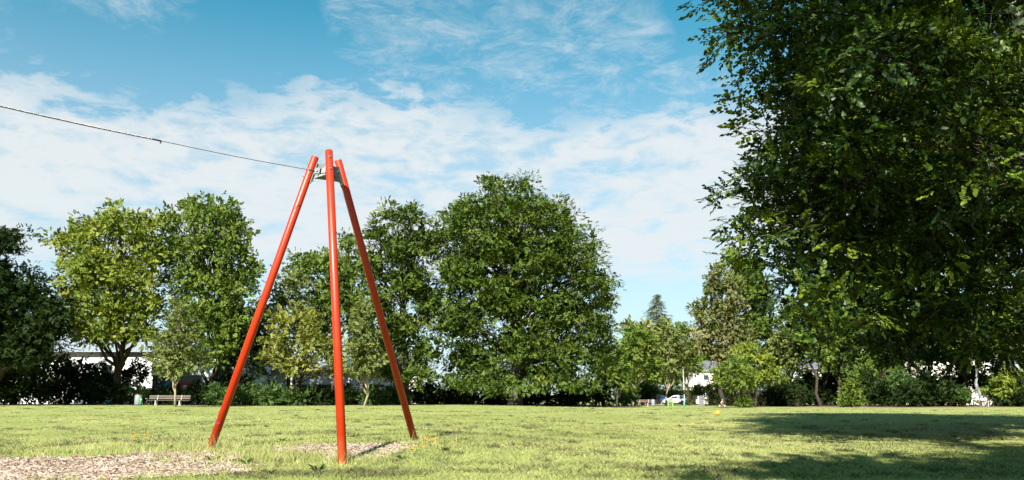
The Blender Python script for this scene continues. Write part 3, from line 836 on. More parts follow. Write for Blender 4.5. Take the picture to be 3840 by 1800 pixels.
tree('beech_tree', 'olive green beech left of the huge domed one, with browned sprays', 'tree', 1520, 73,
     [(1475, 805, 62, 58), (1540, 810, 68, 58), (1420, 870, 60, 70), (1500, 920, 130, 95), (1590, 900, 70, 90), (1400, 990, 80, 90), (1520, 1050, 130, 110), (1600, 1120, 80, 110), (1420, 1130, 90, 100), (1500, 1220, 130, 100), (1580, 1310, 100, 80), (1440, 1310, 85, 80), (1560, 1400, 90, 50, -1), (1450, 1390, 60, 40)],
     'beech2', cr=0.85, cov=2.2, ns=16, trunk_r=0.42, bark='bark_grey', seed=22, group=CG, layer=0.75, jit=0.4, leaf=0.18, gap=1.22, zf=.55, flat=.25, shell=0.55, rough=0.2, tsd=0.2)
tree('hornbeam_tree', 'drooping tree whose thin branch hangs right of the domed beech', 'tree', 2262, 82,
     [(2268, 1110, 38, 80), (2285, 1130, 30, 40), (2258, 1230, 40, 90), (2270, 1330, 50, 80)],
     'greygreen', cr=0.6, cov=1.0, ns=12, trunk_r=0.15, seed=23, layer=0.5)
# ---- right of the gap
RG = 'trees around the path entrance'
tree('round_leaved_tree', 'dark round tree in the shade right of the domed beech', 'tree', 2315, 104,
     [(2312, 1310, 34, 48), (2300, 1390, 40, 60), (2330, 1420, 42, 60)], 'maple_g', cr=0.8, cov=1.3, ns=13, trunk_r=0.15, seed=31, group=RG, leaf=0.28)
tree('maple_tree', 'green maple with yellow top and pale bare trunk beside the wooden bench', 'tree', 2374, 116,
     [(2380, 1250, 42, 40), (2425, 1275, 48, 50), (2360, 1325, 55, 50), (2430, 1350, 55, 50), (2385, 1385, 56, 44), (2445, 1395, 38, 36)],
     'maple_g', cr=0.85, cov=1.4, ns=13, trunk_r=0.16, bark='bark_young', seed=32, group=RG, leaf=0.28, tsd=0.25)
tree('yellowing_tree', 'yellow tipped tree crown under the spruce', 'tree', 2410, 128,
     [(2365, 1222, 26, 20), (2410, 1240, 42, 34), (2450, 1262, 38, 36), (2390, 1285, 50, 36)],
     'yellowish', cr=0.8, cov=1.3, ns=12, trunk_r=0.15, seed=33, group=RG, leaf=0.3)
tree('larch_tree', 'wispy pale green tree with long thin trunk in front of the white car', 'tree', 2497, 122,
     [(2500, 1235, 42, 42), (2535, 1270, 46, 44), (2480, 1300, 42, 42), (2540, 1335, 44, 40), (2510, 1375, 44, 34), (2550, 1390, 36, 30)],
     'greygreen', cr=0.8, cov=0.85, ns=12, trunk_r=0.13, bark='bark_young', seed=34, group=RG, leaf=0.26, shell=0.7, trunk_top=0.9)
tree('ash_tree', 'bluish green tree behind the lamp post', 'tree', 2580, 140,
     [(2570, 1240, 46, 34), (2595, 1300, 48, 44), (2560, 1350, 46, 40), (2600, 1370, 36, 30), (2535, 1395, 50, 26)],
     'maple_g', cr=0.95, cov=1.3, ns=12, trunk_r=0.2, seed=35, group=RG, leaf=0.32)
tree('lime_tree', 'tall lime tree with browning leaves above the cream house', 'tree', 2720, 118,
     [(2685, 1015, 34, 32), (2675, 1070, 60, 44), (2740, 1060, 55, 50), (2640, 1160, 62, 52), (2730, 1150, 70, 65), (2680, 1230, 85, 55), (2760, 1250, 65, 70), (2640, 1290, 58, 44), (2725, 1325, 72, 44)],
     'lime_br', cr=0.85, cov=1.5, ns=14, trunk_r=0.35, seed=36, group=RG, leaf=0.26, layer=0.5, jit=0.5, rough=0.24)
tree('poplar_tree', 'tall bright green tree right behind the browning lime', 'tree', 2800, 124,
     [(2742, 955, 36, 40), (2790, 1000, 60, 60), (2760, 1060, 50, 60), (2830, 1090, 80, 80), (2850, 1200, 80, 90), (2800, 1280, 70, 70), (2890, 1330, 70, 70)],
     'maple_g', cr=0.9, cov=1.4, ns=14, trunk_r=0.35, seed=37, group=RG, leaf=0.28)
tree('field_maple_tree', 'low yellow green maple crown above the dark hedge', 'tree', 2830, 106,
     [(2800, 1320, 46, 36), (2850, 1350, 52, 40), (2780, 1370, 40, 36), (2880, 1400, 62, 40), (2840, 1420, 60, 30)],
     'maple_y', cr=0.7, cov=1.3, ns=13, trunk_r=0.15, seed=38, group=RG, leaf=0.26)
tree('young_maple_tree', 'young staked maple with pale trunk and leafy shrub at its foot', 'tree', 2781, 99,
     [(2765, 1375, 42, 38), (2725, 1398, 44, 32), (2790, 1410, 46, 40), (2705, 1420, 34, 22), (2750, 1430, 36, 22)],
     'maple_g', cr=0.6, cov=1.5, ns=13, trunk_r=0.09, bark='bark_young', seed=39, leaf=0.24, layer=0.4)
tree('young_hornbeam_tree', 'small pale green young tree with straight trunk in front of the long bench', 'tree', 659, 64,
     [(668, 1150, 20, 30), (670, 1205, 46, 42), (640, 1260, 62, 42), (705, 1260, 55, 42), (665, 1320, 92, 46), (610, 1345, 46, 34), (720, 1345, 46, 34), (660, 1372, 80, 30)],
     'greygreen', cr=0.42, cov=1.7, ns=12, trunk_r=0.085, bark='bark_young', seed=40, leaf=0.17, layer=0.7, trunk_top=0.95, droop=0.3)
tree('young_lime_tree', 'young tree with thin pale trunk between the front and right red poles', 'tree', 1363, 67,
     [(1362, 1165, 36, 40), (1350, 1220, 56, 44), (1385, 1260, 52, 44), (1335, 1290, 50, 44), (1370, 1330, 76, 48), (1345, 1380, 68, 34)],
     'greygreen', cr=0.46, cov=1.6, ns=12, trunk_r=0.08, bark='bark_young', seed=41, leaf=0.18, layer=0.6, trunk_top=0.95, droop=0.2)


def spruce(px, d, top_py, label):
    rng = np.random.default_rng(51)
    b = on_ground(px, d); top = P(px, top_py, d); H = top[2] - b[2]
    root = empty('spruce_tree', b); tag(root, label, 'tree', RG)
    mb = MB(); mb.tube([b - np.array([0, 0, .2]), (b * .5 + np.array([top[0], d, top[2]]) * .5), np.array([top[0], d, top[2]])], [0.3, 0.18, 0.02], 8)
    pos = []; xd = []; nr = []
    for i in range(42):
        t = 0.42 + 0.57 * i / 41; z = b[2] + H * t; R = ((1 - t) * H * 0.44 + 0.07) * (0.75 + 0.35 * math.sin(i * 1.9) ** 2) * 1.3
        for q in range(6):
            a = rng.uniform(0, 6.28); r = R * rng.uniform(0.6, 1.1)
            tip = np.array([top[0] + r * math.cos(a), d + r * math.sin(a), z - 0.18 * r + rng.normal(0, .1)])
            mb.tube([(top[0], d, z), tip], [0.05, 0.012], 4, caps=False)
            for s in np.linspace(0.25, 1, max(3, int(r / 0.28))):
                for w in range(2):
                    p = np.array([top[0], d, z]) * (1 - s) + tip * s
                    pos.append(p + rng.normal(0, 0.1, 3)); xd.append([math.cos(a + rng.normal(0, .7)), math.sin(a + rng.normal(0, .7)), -0.35]); nr.append([rng.normal(0, .3), rng.normal(0, .3), 1])
    pos, xd, nr = map(np.array, (pos, xd, nr))
    v, f, t = foliage(make_tpls(0.28, rng, 6, 0.32, 2.3), pos, xd, nr, rng.uniform(.7, 1.3, len(pos)), rng.normal(.5, .2, len(pos)).clip(0, 1), rng)
    np_mesh('crown', v, f, M['spruce'], root, tint=t)
    mb.build('trunk', M['bark'], root, smooth=True, local=False)


spruce(2462, 150, 1103, 'dark pointed spruce rising above the trees in the gap')

# ------------------------------------------------------------------ undergrowth and shrubs at the far edge
UG = 'shrubs under the left trees'
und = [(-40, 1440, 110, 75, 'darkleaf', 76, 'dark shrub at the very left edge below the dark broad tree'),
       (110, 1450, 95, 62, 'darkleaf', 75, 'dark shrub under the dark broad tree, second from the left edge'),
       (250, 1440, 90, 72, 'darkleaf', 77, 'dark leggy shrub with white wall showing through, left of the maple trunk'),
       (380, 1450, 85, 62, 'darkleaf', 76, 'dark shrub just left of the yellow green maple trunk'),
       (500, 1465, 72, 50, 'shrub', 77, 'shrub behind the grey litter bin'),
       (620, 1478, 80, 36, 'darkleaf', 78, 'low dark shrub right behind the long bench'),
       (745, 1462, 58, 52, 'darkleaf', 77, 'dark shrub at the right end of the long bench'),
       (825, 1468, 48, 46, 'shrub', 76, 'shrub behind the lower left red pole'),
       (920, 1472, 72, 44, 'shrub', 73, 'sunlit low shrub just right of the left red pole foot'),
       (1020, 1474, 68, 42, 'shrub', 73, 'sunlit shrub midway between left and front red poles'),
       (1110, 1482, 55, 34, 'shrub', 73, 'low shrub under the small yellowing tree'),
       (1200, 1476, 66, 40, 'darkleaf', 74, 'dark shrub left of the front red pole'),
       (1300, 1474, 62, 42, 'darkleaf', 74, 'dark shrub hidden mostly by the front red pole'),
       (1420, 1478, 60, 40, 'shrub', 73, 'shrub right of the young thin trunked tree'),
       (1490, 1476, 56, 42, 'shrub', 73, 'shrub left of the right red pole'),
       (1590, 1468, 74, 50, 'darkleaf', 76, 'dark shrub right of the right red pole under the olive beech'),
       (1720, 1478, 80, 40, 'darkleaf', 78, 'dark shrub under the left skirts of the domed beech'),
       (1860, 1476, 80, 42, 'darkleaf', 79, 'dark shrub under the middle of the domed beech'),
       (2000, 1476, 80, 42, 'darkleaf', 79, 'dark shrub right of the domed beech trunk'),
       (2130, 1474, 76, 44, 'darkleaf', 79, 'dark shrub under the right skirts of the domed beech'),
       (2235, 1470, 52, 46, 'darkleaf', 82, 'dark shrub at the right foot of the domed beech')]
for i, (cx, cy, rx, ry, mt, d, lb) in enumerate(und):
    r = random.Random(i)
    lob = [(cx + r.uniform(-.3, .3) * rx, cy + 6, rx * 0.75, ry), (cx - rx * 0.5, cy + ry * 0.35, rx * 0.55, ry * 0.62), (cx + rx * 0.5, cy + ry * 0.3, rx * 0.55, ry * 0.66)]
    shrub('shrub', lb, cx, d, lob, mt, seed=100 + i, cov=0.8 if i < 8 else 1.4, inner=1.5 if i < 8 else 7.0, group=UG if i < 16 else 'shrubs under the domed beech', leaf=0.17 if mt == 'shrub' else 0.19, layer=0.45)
# leggy layer of low branches in front of the white building
for i, (cx, cy, rx, ry, lb) in enumerate([(60, 1370, 130, 50, 'sparse dark sapling under the dark broad tree at the left'), (230, 1375, 110, 52, 'sparse dark sapling before the white wall, nearer the left edge'),
                                          (345, 1395, 90, 48, 'sparse dark sapling before the white wall, left of the maple trunk'), (500, 1390, 60, 46, 'sparse dark sapling right of the yellow green maple trunk'), (880, 1420, 70, 40, 'sparse sapling before the white wall behind the left red pole')]):
    tree('sapling_tree', lb, 'sapling', cx, 78, [(cx, cy, rx * .6, ry), (cx - rx * .5, cy + 12, rx * .5, ry * .8), (cx + rx * .5, cy + 10, rx * .5, ry * .8)], 'darkleaf', cr=0.6, cov=0.75, ns=11, trunk_r=0.07, seed=150 + i, group='saplings under the left trees', leaf=0.19, stems=3)

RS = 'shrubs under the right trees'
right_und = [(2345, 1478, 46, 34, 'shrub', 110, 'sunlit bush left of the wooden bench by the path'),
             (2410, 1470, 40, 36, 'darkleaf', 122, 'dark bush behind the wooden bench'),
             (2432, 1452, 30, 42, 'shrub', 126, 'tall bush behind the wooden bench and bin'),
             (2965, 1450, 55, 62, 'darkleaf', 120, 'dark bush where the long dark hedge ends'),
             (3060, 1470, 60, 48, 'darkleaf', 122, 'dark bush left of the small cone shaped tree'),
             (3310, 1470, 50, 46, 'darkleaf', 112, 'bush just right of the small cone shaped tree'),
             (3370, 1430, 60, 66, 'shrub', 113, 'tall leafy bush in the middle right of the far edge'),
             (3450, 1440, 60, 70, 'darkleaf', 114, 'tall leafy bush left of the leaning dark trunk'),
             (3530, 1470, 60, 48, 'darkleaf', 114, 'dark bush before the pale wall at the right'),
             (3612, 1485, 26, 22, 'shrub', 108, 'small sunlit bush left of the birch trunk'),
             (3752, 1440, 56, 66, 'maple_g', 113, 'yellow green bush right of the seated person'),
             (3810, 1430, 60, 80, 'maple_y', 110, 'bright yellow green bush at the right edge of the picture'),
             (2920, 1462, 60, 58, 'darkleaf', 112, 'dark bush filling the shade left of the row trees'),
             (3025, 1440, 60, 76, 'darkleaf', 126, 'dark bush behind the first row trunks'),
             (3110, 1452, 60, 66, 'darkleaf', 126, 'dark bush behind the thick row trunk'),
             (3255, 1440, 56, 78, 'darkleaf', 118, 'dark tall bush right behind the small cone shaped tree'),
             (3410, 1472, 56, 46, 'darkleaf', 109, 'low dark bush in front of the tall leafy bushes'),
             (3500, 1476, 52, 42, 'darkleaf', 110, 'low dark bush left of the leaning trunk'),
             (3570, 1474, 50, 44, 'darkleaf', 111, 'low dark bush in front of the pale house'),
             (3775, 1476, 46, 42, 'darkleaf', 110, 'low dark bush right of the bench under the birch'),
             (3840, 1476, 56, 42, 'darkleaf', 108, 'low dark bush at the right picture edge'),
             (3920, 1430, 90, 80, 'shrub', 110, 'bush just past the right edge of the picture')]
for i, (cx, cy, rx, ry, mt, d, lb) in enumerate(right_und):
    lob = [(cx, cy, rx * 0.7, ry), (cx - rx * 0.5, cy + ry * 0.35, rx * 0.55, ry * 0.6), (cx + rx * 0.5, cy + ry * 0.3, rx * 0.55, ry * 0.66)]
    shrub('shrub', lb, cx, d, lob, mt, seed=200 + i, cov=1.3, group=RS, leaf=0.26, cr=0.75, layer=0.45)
shrub('ground_elder_shrub', 'bright low shrub around the foot of the young staked maple', 2790, 99, [(2787, 1500, 20, 22), (2775, 1510, 16, 12), (2808, 1512, 14, 9)], 'maple_g', seed=230, leaf=0.14, cr=0.3, ns=9)
tree('young_hornbeam_tree', 'small cone shaped bright green tree standing alone on the lawn edge', 'tree', 3193, 101,
     [(3205, 1412, 14, 22), (3198, 1440, 28, 24), (3192, 1468, 38, 24), (3190, 1496, 48, 26), (3180, 1512, 34, 12)], 'maple_g', cr=0.42, cov=1.8, ns=11, trunk_r=0.06, bark='bark_young', seed=231, leaf=0.2, layer=0.75, trunk_top=0.95)
# trunks of the right hand row with their crowns
row = [(3078, 1230, 90, 120, 118, 'row tree with a straight dark trunk, first right of the hedge'), (3112, 1180, 80, 130, 121, 'row tree with a straight dark trunk, second right of the hedge'),
       (3142, 1250, 90, 110, 119, 'row tree with a thick dark trunk left of the cone shaped tree'), (3330, 1240, 120, 110, 120, 'tree behind the tall leafy bushes at the right'),
       (3480, 1230, 120, 120, 122, 'tree left of the leaning dark trunk at the right'), (3600, 1230, 110, 110, 116, 'tree on a leaning dark trunk before the pale wall'),
       (3780, 1230, 120, 120, 118, 'tree at the right edge behind the yellow green bushes'), (2960, 1260, 90, 120, 122, 'green tree between the poplar and the row trees'),
       (3900, 1220, 130, 140, 122, 'tree just past the right edge of the far row')]
for i, (cx, cy, rx, ry, d, lb) in enumerate(row):
    tree('row_tree', lb, 'tree', cx + (12 if i == 5 else 0), d, [(cx, cy, rx * .7, ry * .7), (cx - rx * .55, cy + 30, rx * .55, ry * .6), (cx + rx * .55, cy + 20, rx * .55, ry * .6), (cx, cy - ry * .8, rx * .5, ry * .5), (cx + 10, cy + ry * .7, rx * .7, ry * .45)],
         ['maple_g', 'greygreen', 'shrub'][i % 3], cr=0.95, cov=1.2, ns=13, trunk_r=0.24, seed=240 + i, group='row of trees at the right edge of the lawn', leaf=0.3, trunk_top=0.8)
tree('birch_tree', 'white barked birch trunk behind the seated person', 'tree', 3668, 110,
     [(3640, 1210, 60, 80), (3600, 1280, 55, 50), (3690, 1290, 60, 50)], 'maple_g', cr=0.8, cov=1.1, ns=12, trunk_r=0.26, bark='birch', seed=252, leaf=0.26, lean=0.6)
# far wood behind the houses
for i, (cx, cy, rx, ry, d, lb) in enumerate([(2350, 1380, 120, 70, 190, 'far round tree behind the spruce, left'), (2520, 1370, 120, 80, 195, 'far round tree behind the lamp post'), (2700, 1360, 130, 90, 200, 'far round tree behind the cream house'), (3170, 1370, 100, 80, 150, 'far tree behind the small cone shaped tree'), (3300, 1370, 110, 90, 152, 'far tree behind the tall leafy bushes at the right'), (3450, 1360, 110, 90, 155, 'far tree left of the pale house')]):
    tree('far_tree', lb, 'tree', cx, d, [(cx, cy, rx * .7, ry), (cx - rx * .5, cy + 20, rx * .5, ry * .8), (cx + rx * .5, cy + 20, rx * .5, ry * .8)], 'maple_g', cr=1.5, cov=1.2, ns=12, trunk_r=0.3, seed=260 + i, leaf=0.5, group='far trees behind the path')


def box_hedge(name, label, a, b, h, w, mat, leaf=0.14, dens=55, seed=1):
    """clipped hedge from ground point a to b"""
    rng = np.random.default_rng(seed)
    a = np.array([a[0], a[1], float(gz(*a))]); b = np.array([b[0], b[1], float(gz(*b))])
    L = np.linalg.norm(b - a); ux = (b - a) / L; uy = np.array([-ux[1], ux[0], 0])
    root = empty(name, a); tag(root, label, 'hedge')
    n = int(dens * (L * h * 2 + L * w + 2 * w * h))
    s = rng.random(n) * L
    face = rng.choice(3, n, p=np.array([h * 2, w, 0.4 * w]) / (h * 2 + w * 1.4))
    t = rng.choice([-1, 1], n)
    lat = np.where(face == 0, t * w / 2, rng.uniform(-.5, .5, n) * w)
    zz = np.where(face == 0, rng.random(n) * h, np.where(face == 1, h, rng.random(n) * h))
    s = np.where(face == 2, np.where(t > 0, L, 0), s)
    wob = 0.07 * np.sin(s * 2.3 + 1) + 0.05 * np.sin(s * 5.1)
    O = np.where((face == 0)[:, None], t[:, None] * uy, np.where((face == 1)[:, None], np.array([0, 0, 1.0]), t[:, None] * ux))
    pos = a + s[:, None] * ux + lat[:, None] * uy + (zz + wob)[:, None] * np.array([0, 0, 1.0]) - O * (rng.random(n) ** 2 * 0.25)[:, None]
    xd = O * 0.7 + rng.normal(0, .6, (n, 3)); nr = O * .6 + np.array([0, 0, .5]) + rng.normal(0, .5, (n, 3))
    v, f, tt = foliage(make_tpls(leaf, rng, 5), pos, xd, nr, rng.uniform(.7, 1.2, n), rng.normal(.5, .2, n).clip(0, 1), rng)
    np_mesh('foliage', v, f, M[mat], root, tint=tt)
    mb = MB()
    for q in np.arange(0.3, L, 0.9):
        p = a + ux * q
        mb.tube([p - np.array([0, 0, .1]), p + np.array([rng.normal(0, .1), 0, h * .85])], [0.04, 0.015], 5)
    # dense twiggy inside
    c = (a + b) / 2
    mb.bar(a + ux * .15 + np.array([0, 0, h * .46]), b - ux * .15 + np.array([0, 0, h * .46]), w * 0.62, h * 0.86)
    mb.build('stem', M['bark'], root, local=False)
    return root


p0, p1 = on_ground(2468, 165), on_ground(2604, 165)
box_hedge('clipped_hedge', 'bright clipped hedge behind the white car', p0[:2], p1[:2], 2.9, 1.4, 'hedge', 0.24, 20, 1)
p0, p1 = on_ground(2664, 124), on_ground(2775, 118)
box_hedge('dark_hedge', 'tall dark hedge behind the child on the bike', p0[:2], p1[:2], 2.7, 1.6, 'darkleaf', 0.24, 22, 2)
p0, p1 = on_ground(2778, 118), on_ground(3010, 116)
box_hedge('dark_hedge', 'long dark hedge right of the young staked maple', p0[:2], p1[:2], 2.5, 1.6, 'darkleaf', 0.24, 20, 3)
shrub('rambling_shrub', 'rambling shrub on the garden pillar right of the clipped hedge', 2630, 150, [(2625, 1462, 24, 18), (2650, 1468, 22, 20), (2605, 1470, 12, 14)], 'shrub', seed=270, leaf=0.26, cr=0.6)


# ------------------------------------------------------------------ the great beech at the right, near the camera
def near_beech():
    rng = np.random.default_rng(77)
    bx, by = 13.2, 19.0
    b = np.array([bx, by, float(gz(bx, by))])
    root = empty('beech_tree', b)
    tag(root, 'great dark beech filling the right of the picture, branches hanging low', 'tree')
    vis = [(2930, 40, 250, 210, 17.0), (2900, -200, 260, 220, 17.5), (3080, 250, 230, 170, 17.0), (3060, 400, 190, 150, 17.5), (3000, 640, 250, 150, 16.0), (2930, 760, 210, 130, 15.6), (3010, 880, 270, 150, 16),
           (3300, 300, 300, 230, 13.2), (3250, 120, 240, 170, 13.6), (3450, 120, 260, 200, 13.0), (3480, 520, 300, 220, 13.0), (3280, 560, 220, 180, 14.0), (3700, 250, 260, 260, 13.5), (3720, 620, 260, 230, 13.2),
           (3120, 1010, 230, 120, 15.5), (3180, 1150, 180, 100, 14.6), (3090, 1190, 110, 70, 14.2), (3100, 1280, 95, 55, 14.0), (3380, 880, 280, 200, 15.5), (3400, 1120, 240, 130, 17.0), (3600, 1000, 260, 230, 17.0), (3620, 1210, 220, 95, 18.5),
           (3800, 950, 260, 240, 16.5), (3830, 1230, 220, 110, 18.0), (3300, 740, 300, 220, 17.5), (3600, 780, 300, 250, 18.0), (3960, 500, 280, 400, 15.0), (3350, 1290, 150, 60, 19.5), (3500, 1320, 140, 60, 20.5), (3720, 1330, 160, 60, 20.5),
           (3450, 1230, 230, 90, 17.5), (3250, 1220, 150, 80, 17.5), (3700, 1120, 260, 150, 15.5), (3500, 1040, 260, 150, 15.0), (3000, 560, 160, 110, 17.0), (2960, 690, 170, 100, 15.4), (2880, 650, 120, 80, 15.6), (3050, 1080, 180, 110, 18.5), (3200, 900, 260, 200, 19.0), (3250, 450, 300, 260, 19), (3500, 300, 320, 300, 19), (3700, 500, 320, 300, 19)]
    L = []
    for cx, cy, rx, ry, d in vis:
        k = d / F_PX * 1.1; cx -= 30
        L.append((P(cx, cy, d), (rx * k, (rx + ry) / 2 * k, ry * k)))
    C, O = lobe_clumps(split_lobes(L, rng, 6, .52), 0.48, 3.4, rng, 0.6, 0.8, 0.25, 0.95, .5)
    inv = C[:, 0] < C[:, 1] * 0.63 + 1.2
    C, O = C[inv], O[inv]
    pos, xd, nr, ti = sprays_from_clumps(C, O, 0.48, 20, rng, 0.11, 0.72, 0.2, 0.16, 0.26)
    tp = make_tpls(0.082, rng, 9, 0.62, 3.4, six=True)
    v, f, t = foliage(tp, pos, xd, nr, rng.uniform(0.75, 1.25, len(pos)), ti, rng)
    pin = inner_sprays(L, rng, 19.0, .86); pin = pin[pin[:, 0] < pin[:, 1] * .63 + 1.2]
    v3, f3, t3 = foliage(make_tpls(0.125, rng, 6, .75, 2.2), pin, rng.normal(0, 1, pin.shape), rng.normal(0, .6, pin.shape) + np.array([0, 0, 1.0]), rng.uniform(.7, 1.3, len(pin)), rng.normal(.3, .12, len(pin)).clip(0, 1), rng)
    # the rest of the crown, out of the picture above and to the right
    hi = [((9.0, 18.0, 13.4), (3.6, 4.0, 3.4)), ((9.5, 19.5, 17.5), (3.6, 4.0, 3.6)), ((10.5, 20, 21.0), (3.2, 3.6, 2.8)), ((14, 20, 13), (5, 5.5, 5)), ((14, 20.5, 18.5), (4.5, 5, 4)), ((15.5, 22, 8.5), (5, 5, 4)), ((18.5, 19, 12), (4, 5, 5)),
          ((18, 17, 6.5), (4, 4, 3.5)), ((12, 24, 7), (4.5, 4, 3.2)), ((12, 25, 12.5), (5, 4, 4.5)), ((16.5, 14.8, 9), (4, 3, 4)), ((10.0, 23, 9.5), (2.8, 3, 3.0)), ((11.5, 22.5, 3.6), (3.6, 2.4, 2.0)), ((10.6, 23.5, 5.4), (2.4, 2.2, 2.0)), ((15.5, 21, 4.2), (3.6, 2.4, 2.4))]
    C2, O2 = lobe_clumps(split_lobes(hi, rng, 7, .5), 0.9, 2.0, rng, 0.5, 0.72, 0.25, 0.9)
    p2, x2, n2, t2 = sprays_from_clumps(C2, O2, 0.95, 14, rng, 0.3, 0.78, 0.30, 0.25, 0.17)
    v2, f2, tt2 = foliage(make_tpls(0.19, rng, 6, 0.75, 2.8), p2, x2, n2, rng.uniform(0.75, 1.25, len(p2)), t2, rng)
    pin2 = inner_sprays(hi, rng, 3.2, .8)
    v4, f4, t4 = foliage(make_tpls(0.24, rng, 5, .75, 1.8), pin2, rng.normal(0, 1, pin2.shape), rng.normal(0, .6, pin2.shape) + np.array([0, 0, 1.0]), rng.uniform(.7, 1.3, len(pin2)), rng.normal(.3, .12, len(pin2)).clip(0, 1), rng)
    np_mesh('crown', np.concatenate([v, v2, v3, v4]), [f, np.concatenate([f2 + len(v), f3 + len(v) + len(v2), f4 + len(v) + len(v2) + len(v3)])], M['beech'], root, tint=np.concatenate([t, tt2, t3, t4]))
    mb = MB()
    path = limb_path(b - np.array([0, 0, .3]), (13.0, 19.8, 19), rng, 8, 0.02)
    mb.tube(path, [0.75, 0.58, 0.5, 0.44, 0.37, 0.3, 0.22, 0.14, 0.06], 12)
    for c, r in L + hi:
        c = np.array(c); z0 = np.clip(c[2] * 0.75 + 0.3, 1.8, 17)
        tt = z0 / 19 * 8; i = int(min(tt, 7)); q = path[i] + (path[i + 1] - path[i]) * (tt - i)
        if c[2] < 4.2: continue
        lp = limb_path(q, c, rng, 6, 0.07); g = 0.45 if c[2] < 5.5 else 1.0
        mb.tube(lp, [g * w for w in (0.12, 0.09, 0.065, 0.045, 0.03, 0.02, 0.012)], 6, caps=False)
        near = np.argsort(np.linalg.norm(C - c, axis=1))[:22]
        for ci in near:
            mb.tube(limb_path(lp[rng.integers(3, 6)], C[ci], rng, 3, 0.07), [0.018, 0.013, 0.009, 0.004], 4, caps=False)
    mb.build('trunk', M['bark'], root, smooth=True, local=False)


near_beech()
# tree beside the photographer and a tall one added behind for shade; only their shadows reach the picture
tree('beech_tree', 'tree beside the photographer whose shadow darkens the near right lawn', 'tree', 0, 0,
     [((0.0, -4.0, 11.0), (2.2, 2.6, 2.0)), ((1.4, -4.5, 11.0), (2.8, 3.2, 2.2)), ((4.6, -4.0, 11.4), (3.6, 3.4, 2.8)), ((8.5, -4.5, 11.2), (4, 3.4, 2.8)), ((4.4, -4.0, 13.4), (3.0, 3.0, 2.0)), ((8, -4.5, 13.2), (3.4, 3, 2.0)), ((12, -4.5, 11.5), (3.8, 3.0, 2.6))],
     'beech', world=True, base=(6.6, -6.0), leaf=0.2, cr=0.8, gap=0.95, inner=16., cov=2.0, ns=13, trunk_r=0.3, seed=301, layer=0.75, bark='bark_grey')
tree('beech_tree', 'very tall unseen tree added behind the photographer to shade the great beech', 'tree', 0, 0,
     [((-1.6, -7, 26.0), (2.4, 3, 3.0)), ((0.4, -6, 29), (2.6, 3, 3)), ((-1.8, -6.5, 31), (2.6, 2.6, 2.6))],
     'beech', world=True, base=(1.5, -13), leaf=0.24, cr=0.9, cov=1.2, ns=13, trunk_r=0.5, seed=302, layer=0.75, bark='bark_grey')

for i, (cx, cy, rx, ry, lb) in enumerate([(3560, 1420, 70, 50, 'sparse dark sapling before the pale house, left of the birch'), (3640, 1400, 60, 55, 'sparse dark sapling before the pale house, beside the birch trunk'), (3700, 1430, 50, 50, 'sparse dark sapling right of the birch trunk')]):
    tree('sapling_tree', lb, 'sapling', cx, 118, [(cx, cy, rx * .6, ry), (cx - rx * .5, cy + 12, rx * .5, ry * .8), (cx + rx * .5, cy + 10, rx * .5, ry * .8)], 'darkleaf', cr=0.7, cov=0.9, ns=11, trunk_r=0.07, seed=170 + i, group='saplings before the pale house', leaf=0.26, stems=3, inner=2.0)

# ------------------------------------------------------------------ zip line tower
def arc_strip(mb, c, axis, r, a0, a1, w, toward, n=8):
    """thin curved band on a tube around axis; angle 0 faces 'toward'"""
    ax = Vector(axis).normalized(); e1 = Vector(toward) - ax * Vector(toward).dot(ax); e1.normalize(); e2 = ax.cross(e1)
    V = []; Fc = []
    for i in range(n + 1):
        a = a0 + (a1 - a0) * i / n
        p = Vector(c) + (e1 * math.cos(a) + e2 * math.sin(a)) * r + ax * 0.012 * math.sin(a * 1.3)
        V += [p - ax * w / 2, p + ax * w / 2]
    for i in range(n): Fc.append((2 * i, 2 * i + 2, 2 * i + 3, 2 * i + 1))
    mb.add(V, Fc)


